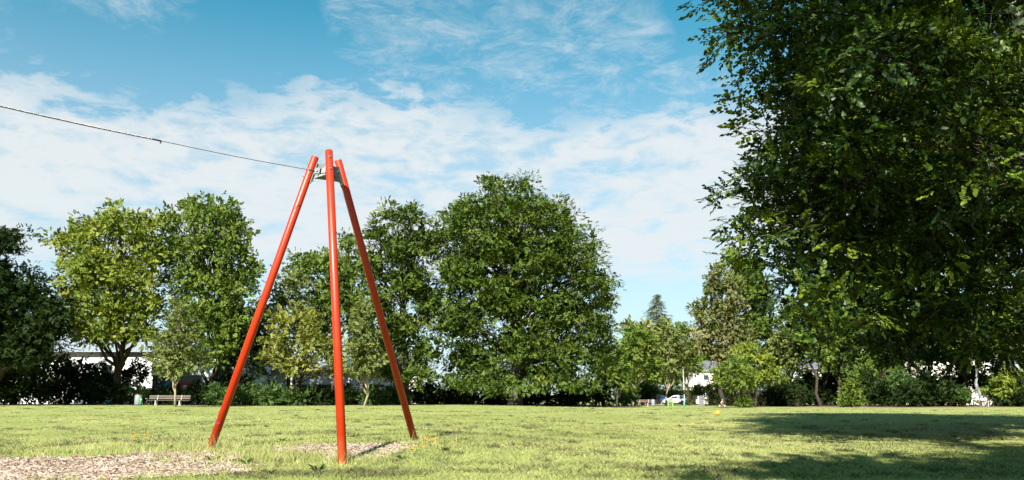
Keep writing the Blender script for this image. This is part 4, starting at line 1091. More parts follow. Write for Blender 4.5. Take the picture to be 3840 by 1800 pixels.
feet = [P(795, 1666, 12.4), P(1285, 1737, 10.9), P(1556, 1658, 14.2)]
tops = [P(1182, 588, 12.38), P(1233, 566, 12.2), P(1267, 600, 12.65)]
leg_names = ['left leg of red tripod, lit bright on its left side', 'front leg of red tripod, nearest with two bolts', 'right leg of red tripod in the shadow of the front leg']
base = np.mean(feet, 0); base[2] = float(gz(base[0], base[1]))
tower = empty('zip_line_tower', base)
tag(tower, 'red steel tripod tower of a playground zip line on the lawn', 'tripod tower')
TR = 0.0585
centre = None
at = [f + (t - f) * 0.945 for f, t in zip(feet, tops)]       # bracket height on each leg
centre = Vector(np.mean(at, 0))
for i, (f, t) in enumerate(zip(feet, tops)):
    f, t = Vector(f), Vector(t); ax = (t - f).normalized()
    lo = f - ax * 0.45
    mb = MB(); n = 32
    mb.tube([lo, t - ax * 0.006, t], [TR, TR, TR - 0.005], n)
    leg = mb.build('leg', M['red'], tower, smooth=True, local=False)
    leg['label'] = leg_names[i]
    # end cap sits a little inside the rim
    cap = MB(); cap.cyl(t, t + ax * 0.004, TR - 0.008, TR - 0.012, 24)
    cap.build('end_cap', M['red'], tower, local=False).parent = tower
    c = Vector(at[i]); inw = centre - c; inw -= ax * inw.dot(ax); inw.normalize(); sd = ax.cross(inw).normalized()
    Mx = Matrix((inw, sd, ax)).transposed()
    pl = MB(); pl.box(c + inw * (TR + 0.007), (0.012, 0.062, 0.34), Mx)
    pl.build('mounting_plate', M['steel'], tower, local=False)
    for s in (-0.125, 0.085):
        bo = MB(); q = c + ax * (s + 0.03) - inw * TR
        bo.cyl(q + inw * 0.004, q - inw * 0.012, 0.017, 0.017, 12); bo.cyl(q - inw * 0.012, q - inw * 0.022, 0.013, 0.008, 10)
        bo.build('bolt', M['bolt'], tower, smooth=False, local=False)
        nu = MB(); q = c + ax * s + inw * (TR + 0.012)
        nu.cyl(q, q + inw * 0.022, 0.016, 0.016, 6); nu.cyl(q + inw * .02, q + inw * 0.034, 0.009, 0.008, 8)
        nu.build('nut', M['bolt'], tower, local=False)
    # sheet-metal fin from the plate to the hub
    fin = MB(); p0 = c + inw * (TR + 0.013); p1 = centre + (c - centre).normalized() * 0.0
    V = [p0 + ax * .15, p0 - ax * .11, p1 + Vector((0, 0, -.075)), p1 + Vector((0, 0, .13))]
    V2 = [v + sd * 0.004 for v in V] + [v - sd * 0.004 for v in V]
    fin.add(V2, [(0, 1, 2, 3), (7, 6, 5, 4), (0, 4, 5, 1), (1, 5, 6, 2), (2, 6, 7, 3), (3, 7, 4, 0)])
    fin.build('bracket_fin', M['steel'], tower, local=False)
    mk = MB(); k = 0.055 if i == 1 else 0.068
    arc_strip(mk, f + (t - f) * (0.102 if i == 1 else 0.07), ax, TR + 0.0012, *((-1.75, -0.55) if i == 1 else (-1.2, 0.35)), 0.010, (-f.x * 0.0, -1, 0))
    mk.build('pen_mark', M['blue_ink'], tower, local=False)
lowp = [Vector(a) + (centre - Vector(a)).normalized() * (TR + 0.014) - Vector((0, 0, 0.105)) for a in at]
bp = MB(); V = lowp + [centre - Vector((0, 0, .07))]
V = V + [v - Vector((0, 0, .007)) for v in V]
bp.add(V, [(0, 1, 3), (1, 2, 3), (2, 0, 3), (4, 7, 5), (5, 7, 6), (6, 7, 4), (0, 4, 5, 1), (1, 5, 6, 2), (2, 6, 4, 0)])
bp.build('bottom_plate', M['steel'], tower, local=False)
hub = MB(); hub.cyl(centre - Vector((0, 0, .08)), centre + Vector((0, 0, .14)), 0.03, 0.03, 12)
hub.build('hub', M['steel'], tower, smooth=True, local=False)
# clamp where the cable is made fast
A = Vector(P(1160, 637, 12.08)); Bp = Vector(P(583, 524, 10.6)); Cp = Vector(P(0, 398, 8.7))
dirA = (Bp - A).normalized()
blk = Vector(P(1192, 641, 12.12))
cl = MB()
Rz = Matrix.Rotation(math.radians(-12), 3, 'Z') @ Matrix.Rotation(math.radians(8), 3, 'Y')
for s in (-0.022, 0.022): cl.box(blk + Rz @ Vector((0, s, 0)), (0.085, 0.008, 0.088), Rz)
cl.box(blk + Rz @ Vector((0.03, 0, 0)), (0.02, 0.036, 0.08), Rz)
cl.build('clamp_block', M['steel'], tower, local=False)
pi = MB(); pi.cyl(blk + Rz @ Vector((0, -.04, 0)), blk + Rz @ Vector((0, .04, 0)), 0.014, 0.014, 10)
pi.build('bolt', M['bolt'], tower, local=False)
pu = MB(); pu.cyl(blk + Rz @ Vector((-.03, -.016, -.02)), blk + Rz @ Vector((-.03, .016, -.02)), 0.04, 0.04, 18)
pu.cyl(blk + Rz @ Vector((.0, -.012, -.055)), blk + Rz @ Vector((.0, .012, -.055)), 0.026, 0.026, 14)
pu.build('cable_thimble', M['steel'], tower, smooth=False, local=False)
lk = MB(); lk.bar(blk + Rz @ Vector((0.01, 0, -.05)), centre + Vector((0, 0, -.02)), 0.03, 0.012); lk.build('link_plate', M['steel'], tower, local=False)

# ------------------------------------------------------------------ the cable with its buffer spring
cab = empty('zip_line_cable', A)
tag(cab, 'thin steel zip line cable with coiled buffer spring running left from the tower', 'cable')
end = Cp + (Cp - Bp) * 2.6 + Vector((0, 0, .35))
pts = [blk + Vector((-.01, 0, -.005)), A]
for i in range(1, 9): pts.append(A.lerp(Bp, i / 8) + Vector((0, 0, -0.015 * math.sin(math.pi * i / 8))))
for i in range(1, 9): pts.append(Bp.lerp(Cp, i / 8) + Vector((0, 0, -0.008 * math.sin(math.pi * i / 8))))
for i in range(1, 5): pts.append(Cp.lerp(end, i / 4))
w = MB(); w.tube(pts, 0.0045, 6); w.build('wire', M['wire'], cab, smooth=True, local=False)


def cable_pt(t):
    if t < 1: return Bp.lerp(Cp, t) + Vector((0, 0, -0.008 * math.sin(math.pi * t)))
    return Cp + (end - Cp) * (t - 1) / 2.6


turns = 330; hp = []
L_spring = 1.75
ax = (Cp - Bp).normalized(); e1 = ax.cross(Vector((0, 0, 1))).normalized(); e2 = ax.cross(e1)
for i in range(turns * 8 + 1):
    t = 0.012 + (L_spring - 0.012) * i / (turns * 8); an = 2 * math.pi * i / 8
    rad = 0.0088
    hp.append(cable_pt(t) + (e1 * math.cos(an) + e2 * math.sin(an)) * rad)
sp = MB(); sp.tube(hp, 0.0026, 5); sp.build('buffer_spring', M['spring'], cab, smooth=True, local=False)
st = MB(); q = Bp - ax * 0.085; st.cyl(q, Bp + ax * .05, 0.0105, 0.0115, 14); st.ball(q - Vector((0, 0, .005)), 0.015, 10, 6)
st.tube([q + Vector((0, 0, -.01)), q + Vector((.008, 0, -.03)), q + Vector((-.006, 0, -.042))], [0.009, 0.007, 0.003], 6)
st.build('end_stop', M['dark'], cab, smooth=True, local=False)
sk = MB(); sk.tube([A + dirA * 0.035, A + dirA * 0.01, blk + Vector((-.04, 0, -.004))], [0.010, 0.014, 0.013], 10)
sk.build('swaged_socket', M['steel'], cab, smooth=True, local=False)


# ------------------------------------------------------------------ grass, chips, clippings
def frustum_pts(n, d0, d1, rng, power=1.0, margin=1.12, xbias=None):
    """random ground points inside the view, evenly spread over the picture"""
    u = rng.random(n)
    inv0, inv1 = 1 / d0 ** power, 1 / d1 ** power
    d = (inv1 + (inv0 - inv1) * u) ** (-1 / power)
    x = rng.uniform(-1, 1, n) * d * (1920 / F_PX) * margin
    return x, d


def blades(x, y, h, w, lean, rng, base_z=None):
    n = len(x)
    a = rng.uniform(0, 2 * math.pi, n); lx, ly = np.cos(a), np.sin(a)
    z = gz(x, y) if base_z is None else base_z
    b = np.stack([x, y, z - 0.004], 1)
    fa = rng.uniform(-0.9, 0.9, n)                      # blade faces roughly to the viewer
    wd = np.stack([np.cos(fa), np.sin(fa), np.zeros(n)], 1) * (w / 2)[:, None]
    tip = b + np.stack([lx * lean * h, ly * lean * h, h], 1)
    V = np.stack([b - wd, b + wd, tip], 1)
    i = np.arange(n)[:, None] * 3
    return V.reshape(-1, 3), i + np.array([[0, 1, 2]])


def patch_noise(x, y): return 0.5 + 0.22 * np.sin(x * 0.83 + 1.7 * np.sin(y * 0.31)) + 0.2 * np.sin(y * 1.1 + 1.3 * np.sin(x * 0.6)) + .1 * np.sin(x * 2.9 + y * 2.3)


rng = np.random.default_rng(5)
x, y = frustum_pts(210000, 7.2, 27, rng, 1.0)
mA, mB = chip_mask(x, y)
keep = ~mA & ~(mB & (rng.random(len(x)) > 0.40))
x, y = x[keep], y[keep]
h = rng.gamma(6, 0.0036, len(x)) * (0.8 + 0.5 * patch_noise(x, y)); wd = (0.0042 + 0.00032 * y) * rng.uniform(.7, 1.4, len(x))
tall = np.exp(-(((x + 2.9) / 3.4) ** 2 + ((y - 12.6) / 1.7) ** 2)); h *= 1 + 0.7 * tall * rng.random(len(x))
v, f3 = blades(x, y, h, wd, rng.uniform(.2, 1.3, len(x)), rng)
ti = np.clip(0.22 + 0.42 * (1 - patch_noise(x * .7 + 3, y * .7)) + rng.normal(0, .17, len(x)), 0, 1)
tag(np_mesh('lawn_grass', v, f3, M['blade'], tint=ti), 'short mown green grass covering the near lawn', 'grass', kind='stuff')
x, y = frustum_pts(90000, 25, 80, rng, 1.0)
h = rng.gamma(6, 0.0038, len(x)) * (1 + y / 160); wd = (0.005 + 0.0004 * y) * rng.uniform(.7, 1.4, len(x))
v, f3 = blades(x, y, h, wd, rng.uniform(.3, 1.5, len(x)), rng)
ti = np.clip(0.18 + 0.45 * (1 - patch_noise(x * .35 + 3, y * .35)) + rng.normal(0, .17, len(x)), 0, 1)
tag(np_mesh('far_lawn_grass', v, f3, M['blade'], tint=ti), 'short mown grass over the far lawn towards the trees', 'grass', kind='stuff')
# clippings left by the mower in little windrows
x0, y0 = frustum_pts(1000, 9, 75, rng, 1.0)
x0 = np.concatenate([x0, rng.normal(-1.6, .8, 14), rng.normal(-.5, 1.2, 12)]); y0 = np.concatenate([y0, rng.normal(9.9, .16, 14), rng.normal(9.6, .2, 12)])
mA, mB = chip_mask(x0, y0); k = ~mA & ~mB; x0, y0 = x0[k], y0[k]
per = 34
sz = rng.gamma(3, 0.055, len(x0)) * (1 + y0 / 60)
X = (x0[:, None] + rng.normal(0, 1, (len(x0), per)) * sz[:, None] * 1.1).ravel(); Y = (y0[:, None] + rng.normal(0, 1, (len(x0), per)) * sz[:, None] * .5).ravel()
hh = rng.uniform(.02, .055, len(X)) * (1 + Y / 90); ww = (0.004 + 0.0005 * Y) * rng.uniform(.7, 1.3, len(X))
v, f3 = blades(X, Y, hh, ww, rng.uniform(.8, 3.2, len(X)), rng, gz(X, Y) + rng.uniform(0, .03, len(X)))
ti = np.clip(rng.normal(.38, .22, len(X)), 0, 1)
tag(np_mesh('grass_clippings', v, f3, M['clip'], tint=ti), 'dull clumps of cut grass strewn over the lawn', 'clippings', kind='stuff')


def chips(n, poly, dens_mask, rng, name, label):
    pa = np.array(poly); lo, hi = pa.min(0), pa.max(0)
    lo = np.maximum(lo, [-9.5, 7.4])
    x = rng.uniform(lo[0], hi[0], n); y = rng.uniform(lo[1], hi[1], n)
    k = dens_mask(x, y); x, y = x[k], y[k]; n = len(x)
    L = rng.gamma(5, 0.0125, n).clip(.018, .11); W = rng.uniform(.006, .016, n); a = rng.uniform(0, math.pi, n)
    pit = rng.normal(0, .25, n); rol = rng.normal(0, .5, n)
    ex = np.stack([np.cos(a) * np.cos(pit), np.sin(a) * np.cos(pit), np.sin(pit)], 1); up = np.stack([np.zeros(n), np.zeros(n), np.ones(n)], 1)
    ey = norm(np.cross(up, ex)); ez = np.cross(ex, ey); ey = ey * np.cos(rol)[:, None] + ez * np.sin(rol)[:, None]; ez = np.cross(ex, ey)
    c = np.stack([x, y, gz(x, y) + 0.008 + rng.uniform(0, .022, n)], 1)
    T = rng.uniform(.002, .005, n)
    sx, sy, szz = (L / 2)[:, None] * ex, (W / 2)[:, None] * ey, (T / 2)[:, None] * ez
    V = np.stack([c - sx - sy * .6 - szz, c + sx - sy - szz, c + sx * .9 + sy * .7 - szz, c - sx * .95 + sy - szz, c - sx - sy * .6 + szz, c + sx - sy + szz, c + sx * .9 + sy * .7 + szz, c - sx * .95 + sy + szz], 1)
    i = np.arange(n)[:, None] * 8
    fs = [i + np.array([q]) for q in ([4, 5, 6, 7], [0, 1, 5, 4], [2, 3, 7, 6])]
    ti = np.clip(rng.normal(.58, .27, n), 0, 1)
    tag(np_mesh(name, V.reshape(-1, 3), np.concatenate(fs), M['chip'], tint=np.tile(ti, 3)), label, 'wood chips', kind='stuff')


chips(32000, CHIP_A, lambda a, b: chip_mask(a, b)[0], rng, 'wood_chips', 'pale wood chips covering the bed at the lower left')
chips(16000, CHIP_B, lambda a, b: chip_mask(a, b)[1] & (rng.random(len(a)) < .45), rng, 'wood_chips', 'thinner wood chips on the worn patch between the red legs')

# ragged edge tufts and dry stalks round the legs and the chip beds
cx = []; cy = []
for poly in (CHIP_A, CHIP_B):
    for (a0, b0), (a1, b1) in zip(poly, poly[1:] + poly[:1]):
        Ls = math.hypot(a1 - a0, b1 - b0)
        for q in range(int(Ls * 16)):
            t = rng.random(); cx.append(a0 + (a1 - a0) * t + rng.normal(0, .10)); cy.append(b0 + (b1 - b0) * t + rng.normal(0, .10))
for fx, fy, fz in feet:
    for q in range(16): cx.append(fx + rng.normal(0, .2)); cy.append(fy + abs(rng.normal(0, .2)))
for q in range(150): cx.append(rng.normal(-3.2, 1.0)); cy.append(rng.normal(11.3, .35))
for q in range(90): cx.append(rng.normal(-4.6, .9)); cy.append(rng.normal(12.0, .3))
cx, cy = np.array(cx), np.array(cy); k = (cy > 7.2) & (np.abs(cx) < cy * .75); cx, cy = cx[k], cy[k]
per = 16
X = (cx[:, None] + rng.normal(0, .035, (len(cx), per))).ravel(); Y = (cy[:, None] + rng.normal(0, .035, (len(cx), per))).ravel()
hh = rng.gamma(4, .019, len(X)); v, f3 = blades(X, Y, hh, rng.uniform(.005, .009, len(X)), rng.uniform(.2, 1.1, len(X)), rng)
ti = np.clip(np.repeat(rng.normal(.45, .22, len(cx)), per) + rng.normal(0, .12, len(X)), 0, 1)
tag(np_mesh('edge_grass', v, f3, M['blade'], tint=ti), 'longer ragged grass fringing the wood chip bed and the red legs', 'grass', kind='stuff')
X = np.concatenate([rng.normal(-4.45, .35, 90), rng.normal(-3.3, .8, 170), rng.normal(-1.55, .4, 50), rng.normal(-5.6, .7, 70)]); Y = np.concatenate([rng.normal(12.1, .3, 90), rng.normal(11.2, .35, 170), rng.normal(13.1, .4, 50), rng.normal(12.1, .3, 70)])
hh = rng.uniform(.12, .34, len(X)); v, f3 = blades(X, Y, hh, rng.uniform(.003, .0055, len(X)), rng.uniform(.1, .6, len(X)), rng)
ti = np.clip(rng.normal(.6, .2, len(X)), 0, 1)
tag(np_mesh('dry_stalks', v, f3, M['dry'], tint=ti), 'tall dry straw coloured grass stalks around the red legs', 'grass stalks', kind='stuff')


def rosette(px, py, label, n=14, size=0.16):
    p = G(px, py); root = empty('weed_plant', p); tag(root, label, 'weed', 'broad leaved weeds round the chip bed')
    V = []; Fc = []; ti = []
    for i in range(n):
        a = rng.uniform(0, 6.28); L = size * rng.uniform(.6, 1.2); w_ = L * .22; el = rng.uniform(.25, 1.0)
        d_ = np.array([math.cos(a) * math.cos(el), math.sin(a) * math.cos(el), math.sin(el)]); s_ = np.array([-math.sin(a), math.cos(a), 0])
        m_ = d_ * L * .55; e_ = d_ * L + np.array([0, 0, -L * .2]); b_ = len(V)
        V += [np.zeros(3), m_ + s_ * w_ / 2, e_, m_ - s_ * w_ / 2]; Fc.append([b_, b_ + 1, b_ + 2, b_ + 3]); ti.append(rng.uniform(.2, .9))
    np_mesh('leaves', np.array(V), np.array(Fc), M['weed'], root, tint=ti, local=True)
    mb = MB(); mb.cyl((0, 0, -.03), (0, 0, .03), .008, .004, 6); mb.build('root_crown', M['bark'], root)


for px, py, lb in [(800, 1732, 'small leafy weed in the wood chips, left of the dark weed'), (930, 1742, 'dark leafy weed at the right end of the wood chip bed'), (520, 1664, 'leafy clump above the wood chip bed near the yellow flowers'), (640, 1682, 'leafy clump at the upper edge of the wood chip bed'),
                   (1190, 1772, 'dark leafy weed before the front red leg'), (1505, 1722, 'broad weed just right of the worn chip patch'), (1670, 1690, 'leafy tuft right of the right red leg'), (1010, 1780, 'leafy weed at the lower right tip of the chip bed'), (1330, 1640, 'leafy tuft behind the front red leg')]:
    rosette(px, py, lb, 18 if 'dark' in lb else 13, .17 if 'dark' in lb else .13)


def dandelion(px, py, group, label, i):
    p = G(px, py + 20); q = Vector(P(px, py, p[1])); h = max(.05, q.z - p[2])
    root = empty('dandelion_flower', p); tag(root, label, 'flower', group)
    mb = MB(); mb.tube([(0, 0, -.01), (.005, .003, h * .5), (.0, 0, h)], [.0022, .002, .0018], 5); mb.build('stem', M['stalk'], root)
    fl = MB(); n = 14
    for ring, (r, z) in enumerate(((.030, .006), (.020, .012))):
        for k_ in range(n):
            a = 2 * math.pi * (k_ + ring * .5) / n; c, s = math.cos(a), math.sin(a); w_ = .006
            fl.add([(-s * w_ * .5, c * w_ * .5, h), (c * r - s * w_, s * r + c * w_, h + z), (c * r * 1.12, s * r * 1.12, h + z * .8), (c * r + s * w_, s * r - c * w_, h + z), (s * w_ * .5, -c * w_ * .5, h)], [(0, 1, 2, 3, 4)])
    fl.ball((0, 0, h + .003), (.008, .008, .006), 8, 5)
    fl.build('flower_head', M['dandelion'], root)


for i, (px, py) in enumerate([(501, 1623), (536, 1632), (553, 1624), (583, 1629), (496, 1640), (546, 1643), (501, 1648)]):
    dandelion(px, py, 'dandelions left of the red tripod', 'yellow dandelion in the cluster left of the left red leg', i)
for i, (px, py) in enumerate([(1601, 1641), (1597, 1646), (1602, 1650), (1608, 1655), (1628, 1647), (1627, 1652), (1634, 1664), (1557, 1673), (1548, 1684), (1694, 1660), (1699, 1660), (1591, 1677)]):
    dandelion(px, py, 'dandelions right of the red tripod', 'yellow dandelion in the cluster right of the right red leg', i)

p = G(3246, 1617); tw = empty('bare_twig', p); tag(tw, 'bent bare twig standing up from the shaded lawn at the right', 'twig')
mb = MB(); k = p[1] / F_PX
mb.tube([(0, 0, -.02), (-.5 * k * 6, 0, 12 * k), (-9 * k, 0, 22 * k), (-6 * k, 0, 31 * k), (0, 0, 37 * k)], [.006, .006, .005, .004, .003], 6)
mb.build('stem', M['twig'], tw, smooth=True)
mb = MB(); mb.tube([(8 * k, 0, -.01), (9 * k, 0, 6 * k), (12 * k, .01, 11 * k)], [.007, .006, .004], 6); mb.tube([(9 * k, 0, 4 * k), (14 * k, 0, 7 * k)], [.005, .003], 5); mb.build('side_shoot', M['twig'], tw, smooth=True)

# ------------------------------------------------------------------ benches, bins, posts, boards
def bench(px, d, rz, label, length, wood, seat_over=0.0):
    root = empty('park_bench', on_ground(px, d), rz); tag(root, label, 'bench')
    for z, y in ((0.80, .30), (0.62, .245)):
        mb = MB(); mb.box((0, y, z), (length, 0.035, 0.135), Matrix.Rotation(math.radians(-14), 3, 'X'), .006); mb.build('back_plank', wood, root)
    for y in (-.18, -.03, .12):
        mb = MB(); mb.box((seat_over, y, .45), (length + 2 * seat_over, .135, .045), None, .006); mb.build('seat_plank', wood, root)
    for s in (-1, 1):
        mb = MB(); x = s * length * .29
        mb.box((x, -.02, .395), (.10, .44, .06)); mb.bar((x, -.20, -.05), (x, -.14, .40), .12, .10, (1, 0, 0)); mb.bar((x, .17, -.05), (x, .11, .40), .12, .10, (1, 0, 0)); mb.bar((x, .15, .40), (x, .325, .88), .10, .05, (1, 0, 0))
        mb.build('leg', M['concrete'], root)
    return root


bench(632, 72.5, 0.0, 'long weathered bench in the shade behind the young tree at the left', 3.55, M['wood'], 0.06)
bench(2414, 109, -0.35, 'brown wooden bench on the lawn edge beside the path', 1.95, M['wood_red'], 0.12)
bench(3690, 105, 0.0, 'bench under the birch at the right with a person sitting on it', 1.3, M['wood'])


def litter_bin(px, d, label, h=.95, r=.31):
    root = empty('litter_bin', on_ground(px, d)); tag(root, label, 'litter bin')
    mb = MB(); mb.lathe([(r * .72, 0), (r * .9, .10), (r, .16), (r, h - .06), (r * .985, h - .05)], n=24); mb.build('body', M['bin'], root, smooth=True)
    mb = MB(); mb.lathe([(r * 1.04, h - .055), (r * 1.06, h - .03), (r * 1.04, h), (r * .86, h + .004)], n=24); mb.build('rim', M['steel'], root, smooth=True)
    mb = MB(); mb.cyl((0, 0, h + .002), (0, 0, h + .008), r * .8, r * .8, 20); mb.build('opening', M['dark'], root)


litter_bin(519, 72, 'grey round litter bin left of the long bench', .92, .305)
litter_bin(2449, 107, 'grey round litter bin beside the brown wooden bench', .92, .26)


def short_post(px, d, h, label, mat, band):
    root = empty('marker_post', on_ground(px, d)); tag(root, label, 'post')
    mb = MB(); mb.lathe([(.075, -.1), (.075, h - .02), (.06, h)], n=16); mb.build('shaft', mat, root, smooth=True)
    if band:
        mb = MB(); mb.lathe([(.079, h * .70), (.079, h * .80)], n=16); mb.build('reflective_band', M['yellow'], root, smooth=True)


short_post(529, 69, .62, 'short green marker post with yellow band before the left litter bin', M['green_post'], True)
short_post(2565, 104, .56, 'short teal marker post at the foot of the lamp post', M['teal_post'], False)

root = empty('lamp_post', on_ground(2566.5, 114)); tag(root, 'slim pale lamp post before the white car', 'lamp post')
mb = MB(); mb.tube([(0, 0, -.1), (0, 0, 1.0), (0, 0, 1.05), (-.02, 0, 5.0)], [.085, .085, .062, .045], 12); mb.build('pole', M['lamp'], root, smooth=True)
mb = MB(); mb.lathe([(.05, 4.95), (.075, 5.05), (.075, 5.2), (.03, 5.28)], (-.02, 0, 0), 14); mb.build('lantern', M['steel'], root, smooth=True)
mb = MB(); mb.cyl((0, 0, 1.6), (-.004, 0, 2.2), .066, .066, 12); mb.build('dark_sleeve', M['dark'], root, smooth=True)

root = empty('notice_board', on_ground(2514, 108)); tag(root, 'small notice board between two lime green posts', 'notice board')
for s in (-1, 1):
    mb = MB(); mb.box((s * .30, 0, .46), (.085, .085, 1.02), None, .012); mb.build('post', M['lime'], root)
mb = MB(); mb.box((0, 0, .86), (.48, .03, .42), None, .006); mb.build('printed_panel', M['board'], root)
mb = MB(); mb.box((0, 0, .40), (.48, .028, .46), None, .006); mb.build('lower_panel', M['board_frame'], root)


# ------------------------------------------------------------------ cars
def car(px, d, rz, label, paint, plate=True, name='parked_car'):
    """x forward, about 4.5 m long"""
    root = empty(name, on_ground(px, d), rz); tag(root, label, 'car')
    # stations along the car: x, half width, sill z, belt z, roof z, roof half width
    st = [(-2.22, .70, .42, .80, .83, .62), (-2.16, .82, .30, .93, .98, .70), (-1.95, .88, .24, 1.00, 1.08, .70), (-1.60, .905, .22, 1.02, 1.36, .60), (-1.15, .915, .22, 1.01, 1.56, .58), (-.4, .92, .22, .98, 1.63, .58), (.2, .92, .22, .96, 1.59, .57),
          (.65, .915, .22, .95, 1.42, .56), (1.12, .91, .22, .94, 1.08, .66), (1.6, .89, .24, .90, .98, .62), (2.0, .82, .28, .80, .86, .55), (2.2, .66, .36, .66, .70, .42)]
    V = []; Fc = []
    for x, hw, zs, zb, zr, rw in st:
        prof = [(0, zs), (hw * .86, zs), (hw * .97, zs + .10), (hw, (zs + zb) * .52), (hw * .965, zb), (rw * 1.03, zb + (zr - zb) * .82), (rw * .82, zr - .01), (0, zr)]
        full = prof + [(-y, z) for y, z in prof[-2:0:-1]]
        V += [(x, y, z) for y, z in full]
    n = 14
    for i in range(len(st) - 1):
        for k in range(n):
            k2 = (k + 1) % n; Fc.append((i * n + k, i * n + k2, (i + 1) * n + k2, (i + 1) * n + k))
    Fc.append(tuple(range(n))); Fc.append(tuple((len(st) - 1) * n + k for k in range(n))[::-1])
    mb = MB(); mb.add(V, Fc); body = mb.build('body', paint, root, smooth=True)

    def side(x):
        for a, b in zip(st, st[1:]):
            if a[0] <= x <= b[0]:
                t = (x - a[0]) / (b[0] - a[0]); return [a[j] + (b[j] - a[j]) * t for j in range(6)]

    for s in (-1, 1):
        for x0, x1 in ((-1.62, -.52), (-.44, .72)):
            V = []; m = 7
            for i in range(m):
                x = x0 + (x1 - x0) * i / (m - 1); _, hw, zs, zb, zr, rw = side(x)
                for t in (0.10, .74):
                    y = hw * .965 + (rw * 1.03 - hw * .965) * (t / .82); z = zb + (zr - zb) * t
                    V.append((x, s * (y + .008), z))
            mb = MB(); mb.add(V, [(2 * i, 2 * i + 1, 2 * i + 3, 2 * i + 2) for i in range(m - 1)]); mb.build('side_window', M['glass'], root)
        mb = MB(); mb.box((.78, s * .98, .99), (.16, .14, .12), None, .03); mb.build('wing_mirror', paint, root)
        mb = MB(); mb.box((-2.0, s * .72, .93), (.26, .28, .09), Matrix.Rotation(s * .5, 3, 'Z'), .02); mb.build('tail_lamp', M['tail'], root)
        mb = MB(); mb.box((1.98, s * .62, .72), (.30, .26, .10), Matrix.Rotation(-s * .45, 3, 'Z'), .02); mb.build('headlight', M['headlamp'], root)
        mb = MB(); mb.box((0, s * .905, .27), (2.5, .06, .13), None, .02); mb.build('sill_trim', M['car_trim'], root)
        for x in (-1.33, 1.36):
            mb = MB(); mb.cyl((x, s * .74, .34), (x, s * .925, .34), .345, .345, 24); arch = MB()
            arch.cyl((x, s * .80, .35), (x, s * .922, .35), .405, .405, 24); arch.build('wheel_arch', M['car_trim'], root)
            wh = MB(); wh.ring((x, s * .86, .335), .255, .085, 'y', 24, 10); wheel = wh.build('wheel', M['tyre'], root, smooth=True)
            rm = MB(); rm.ring((x, s * .925, .335), .195, .02, 'y', 20, 6); rm.cyl((x, s * .90, .335), (x, s * .935, .335), .05, .05, 10)
            for k in range(5):
                a = 2 * math.pi * k / 5 + .3; rm.bar((x, s * .925, .335), (x + .19 * math.cos(a), s * .925, .335 + .19 * math.sin(a)), .02, .05, (0, 1, 0))
            rm.build('rim', M['rim'], wheel)
    V = []
    for i, (x, z, w_) in enumerate(((-1.98, 1.07, .66), (-1.62, 1.355, .53))):
        V += [(x - .012, -w_, z + .012), (x - .012, w_, z + .012)]
    mb = MB(); mb.add(V, [(0, 1, 3, 2)]); mb.build('rear_window', M['glass'], root)
    V = [(1.10, -.62, 1.105), (1.10, .62, 1.105), (.67, .50, 1.425), (.67, -.50, 1.425)]
    mb = MB(); mb.add(V, [(0, 1, 2, 3)]); mb.build('windscreen', M['glass'], root)
    mb = MB(); mb.box((-2.12, 0, .42), (.20, 1.5, .20), None, .04); mb.build('rear_bumper', M['car_trim'], root)
    mb = MB(); mb.box((-2.205, 0, .70), (.02, .50, .115), None, .004); mb.build('number_plate', M['plate'], root)
    mb = MB(); mb.box((-1.66, 0, 1.40), (.30, 1.05, .03), Matrix.Rotation(-.1, 3, 'Y'), .01); mb.build('spoiler', paint, root)
    return root


car(2535, 150, math.radians(180 - 24), 'white sport utility car parked by the clipped hedge, tail to the right', M['car_white'])
car(2468, 154, math.radians(180 - 40), 'dark blue car parked left of the white one, mostly in shade', M['car_blue'])
car(1430, 84, math.radians(180), 'dark blue car glimpsed behind shrubs by the right red pole', M['car_blue'])
car(3478, 124, math.radians(170), 'dark blue car glimpsed behind the tall bushes at the right', M['car_blue'])


# ------------------------------------------------------------------ buildings
def window(parent, x, y, z, w, h, bars=0, frame=None):
    """window set in a wall that faces -Y; x,y,z local centre on the wall face"""
    mb = MB()
    for s in (-1, 1):
        mb.box((x + s * (w / 2 - .035), y - .03, z), (.07, .06, h)); mb.box((x, y - .028, z + s * (h / 2 - .035)), (w - .14, .056, .07))
    wi = mb.build('window', frame or M['frame'], parent)
    mb = MB(); mb.box((x, y - .008, z), (w - .1, .012, h - .1)); mb.build('pane', M['glass'], wi)
    mb = MB(); mb.box((x, y - .07, z - h / 2 - .03), (w + .16, .14, .05)); mb.build('sill', M['concrete'], wi)
    for i in range(bars):
        mb = MB(); bx_ = x - w / 2 + w * (i + .5) / bars; mb.cyl((bx_, y - .10, z - h / 2 + .02), (bx_, y - .10, z + h / 2 - .02), .018, .018, 6); mb.build('bar', M['dark'], wi)
    return wi


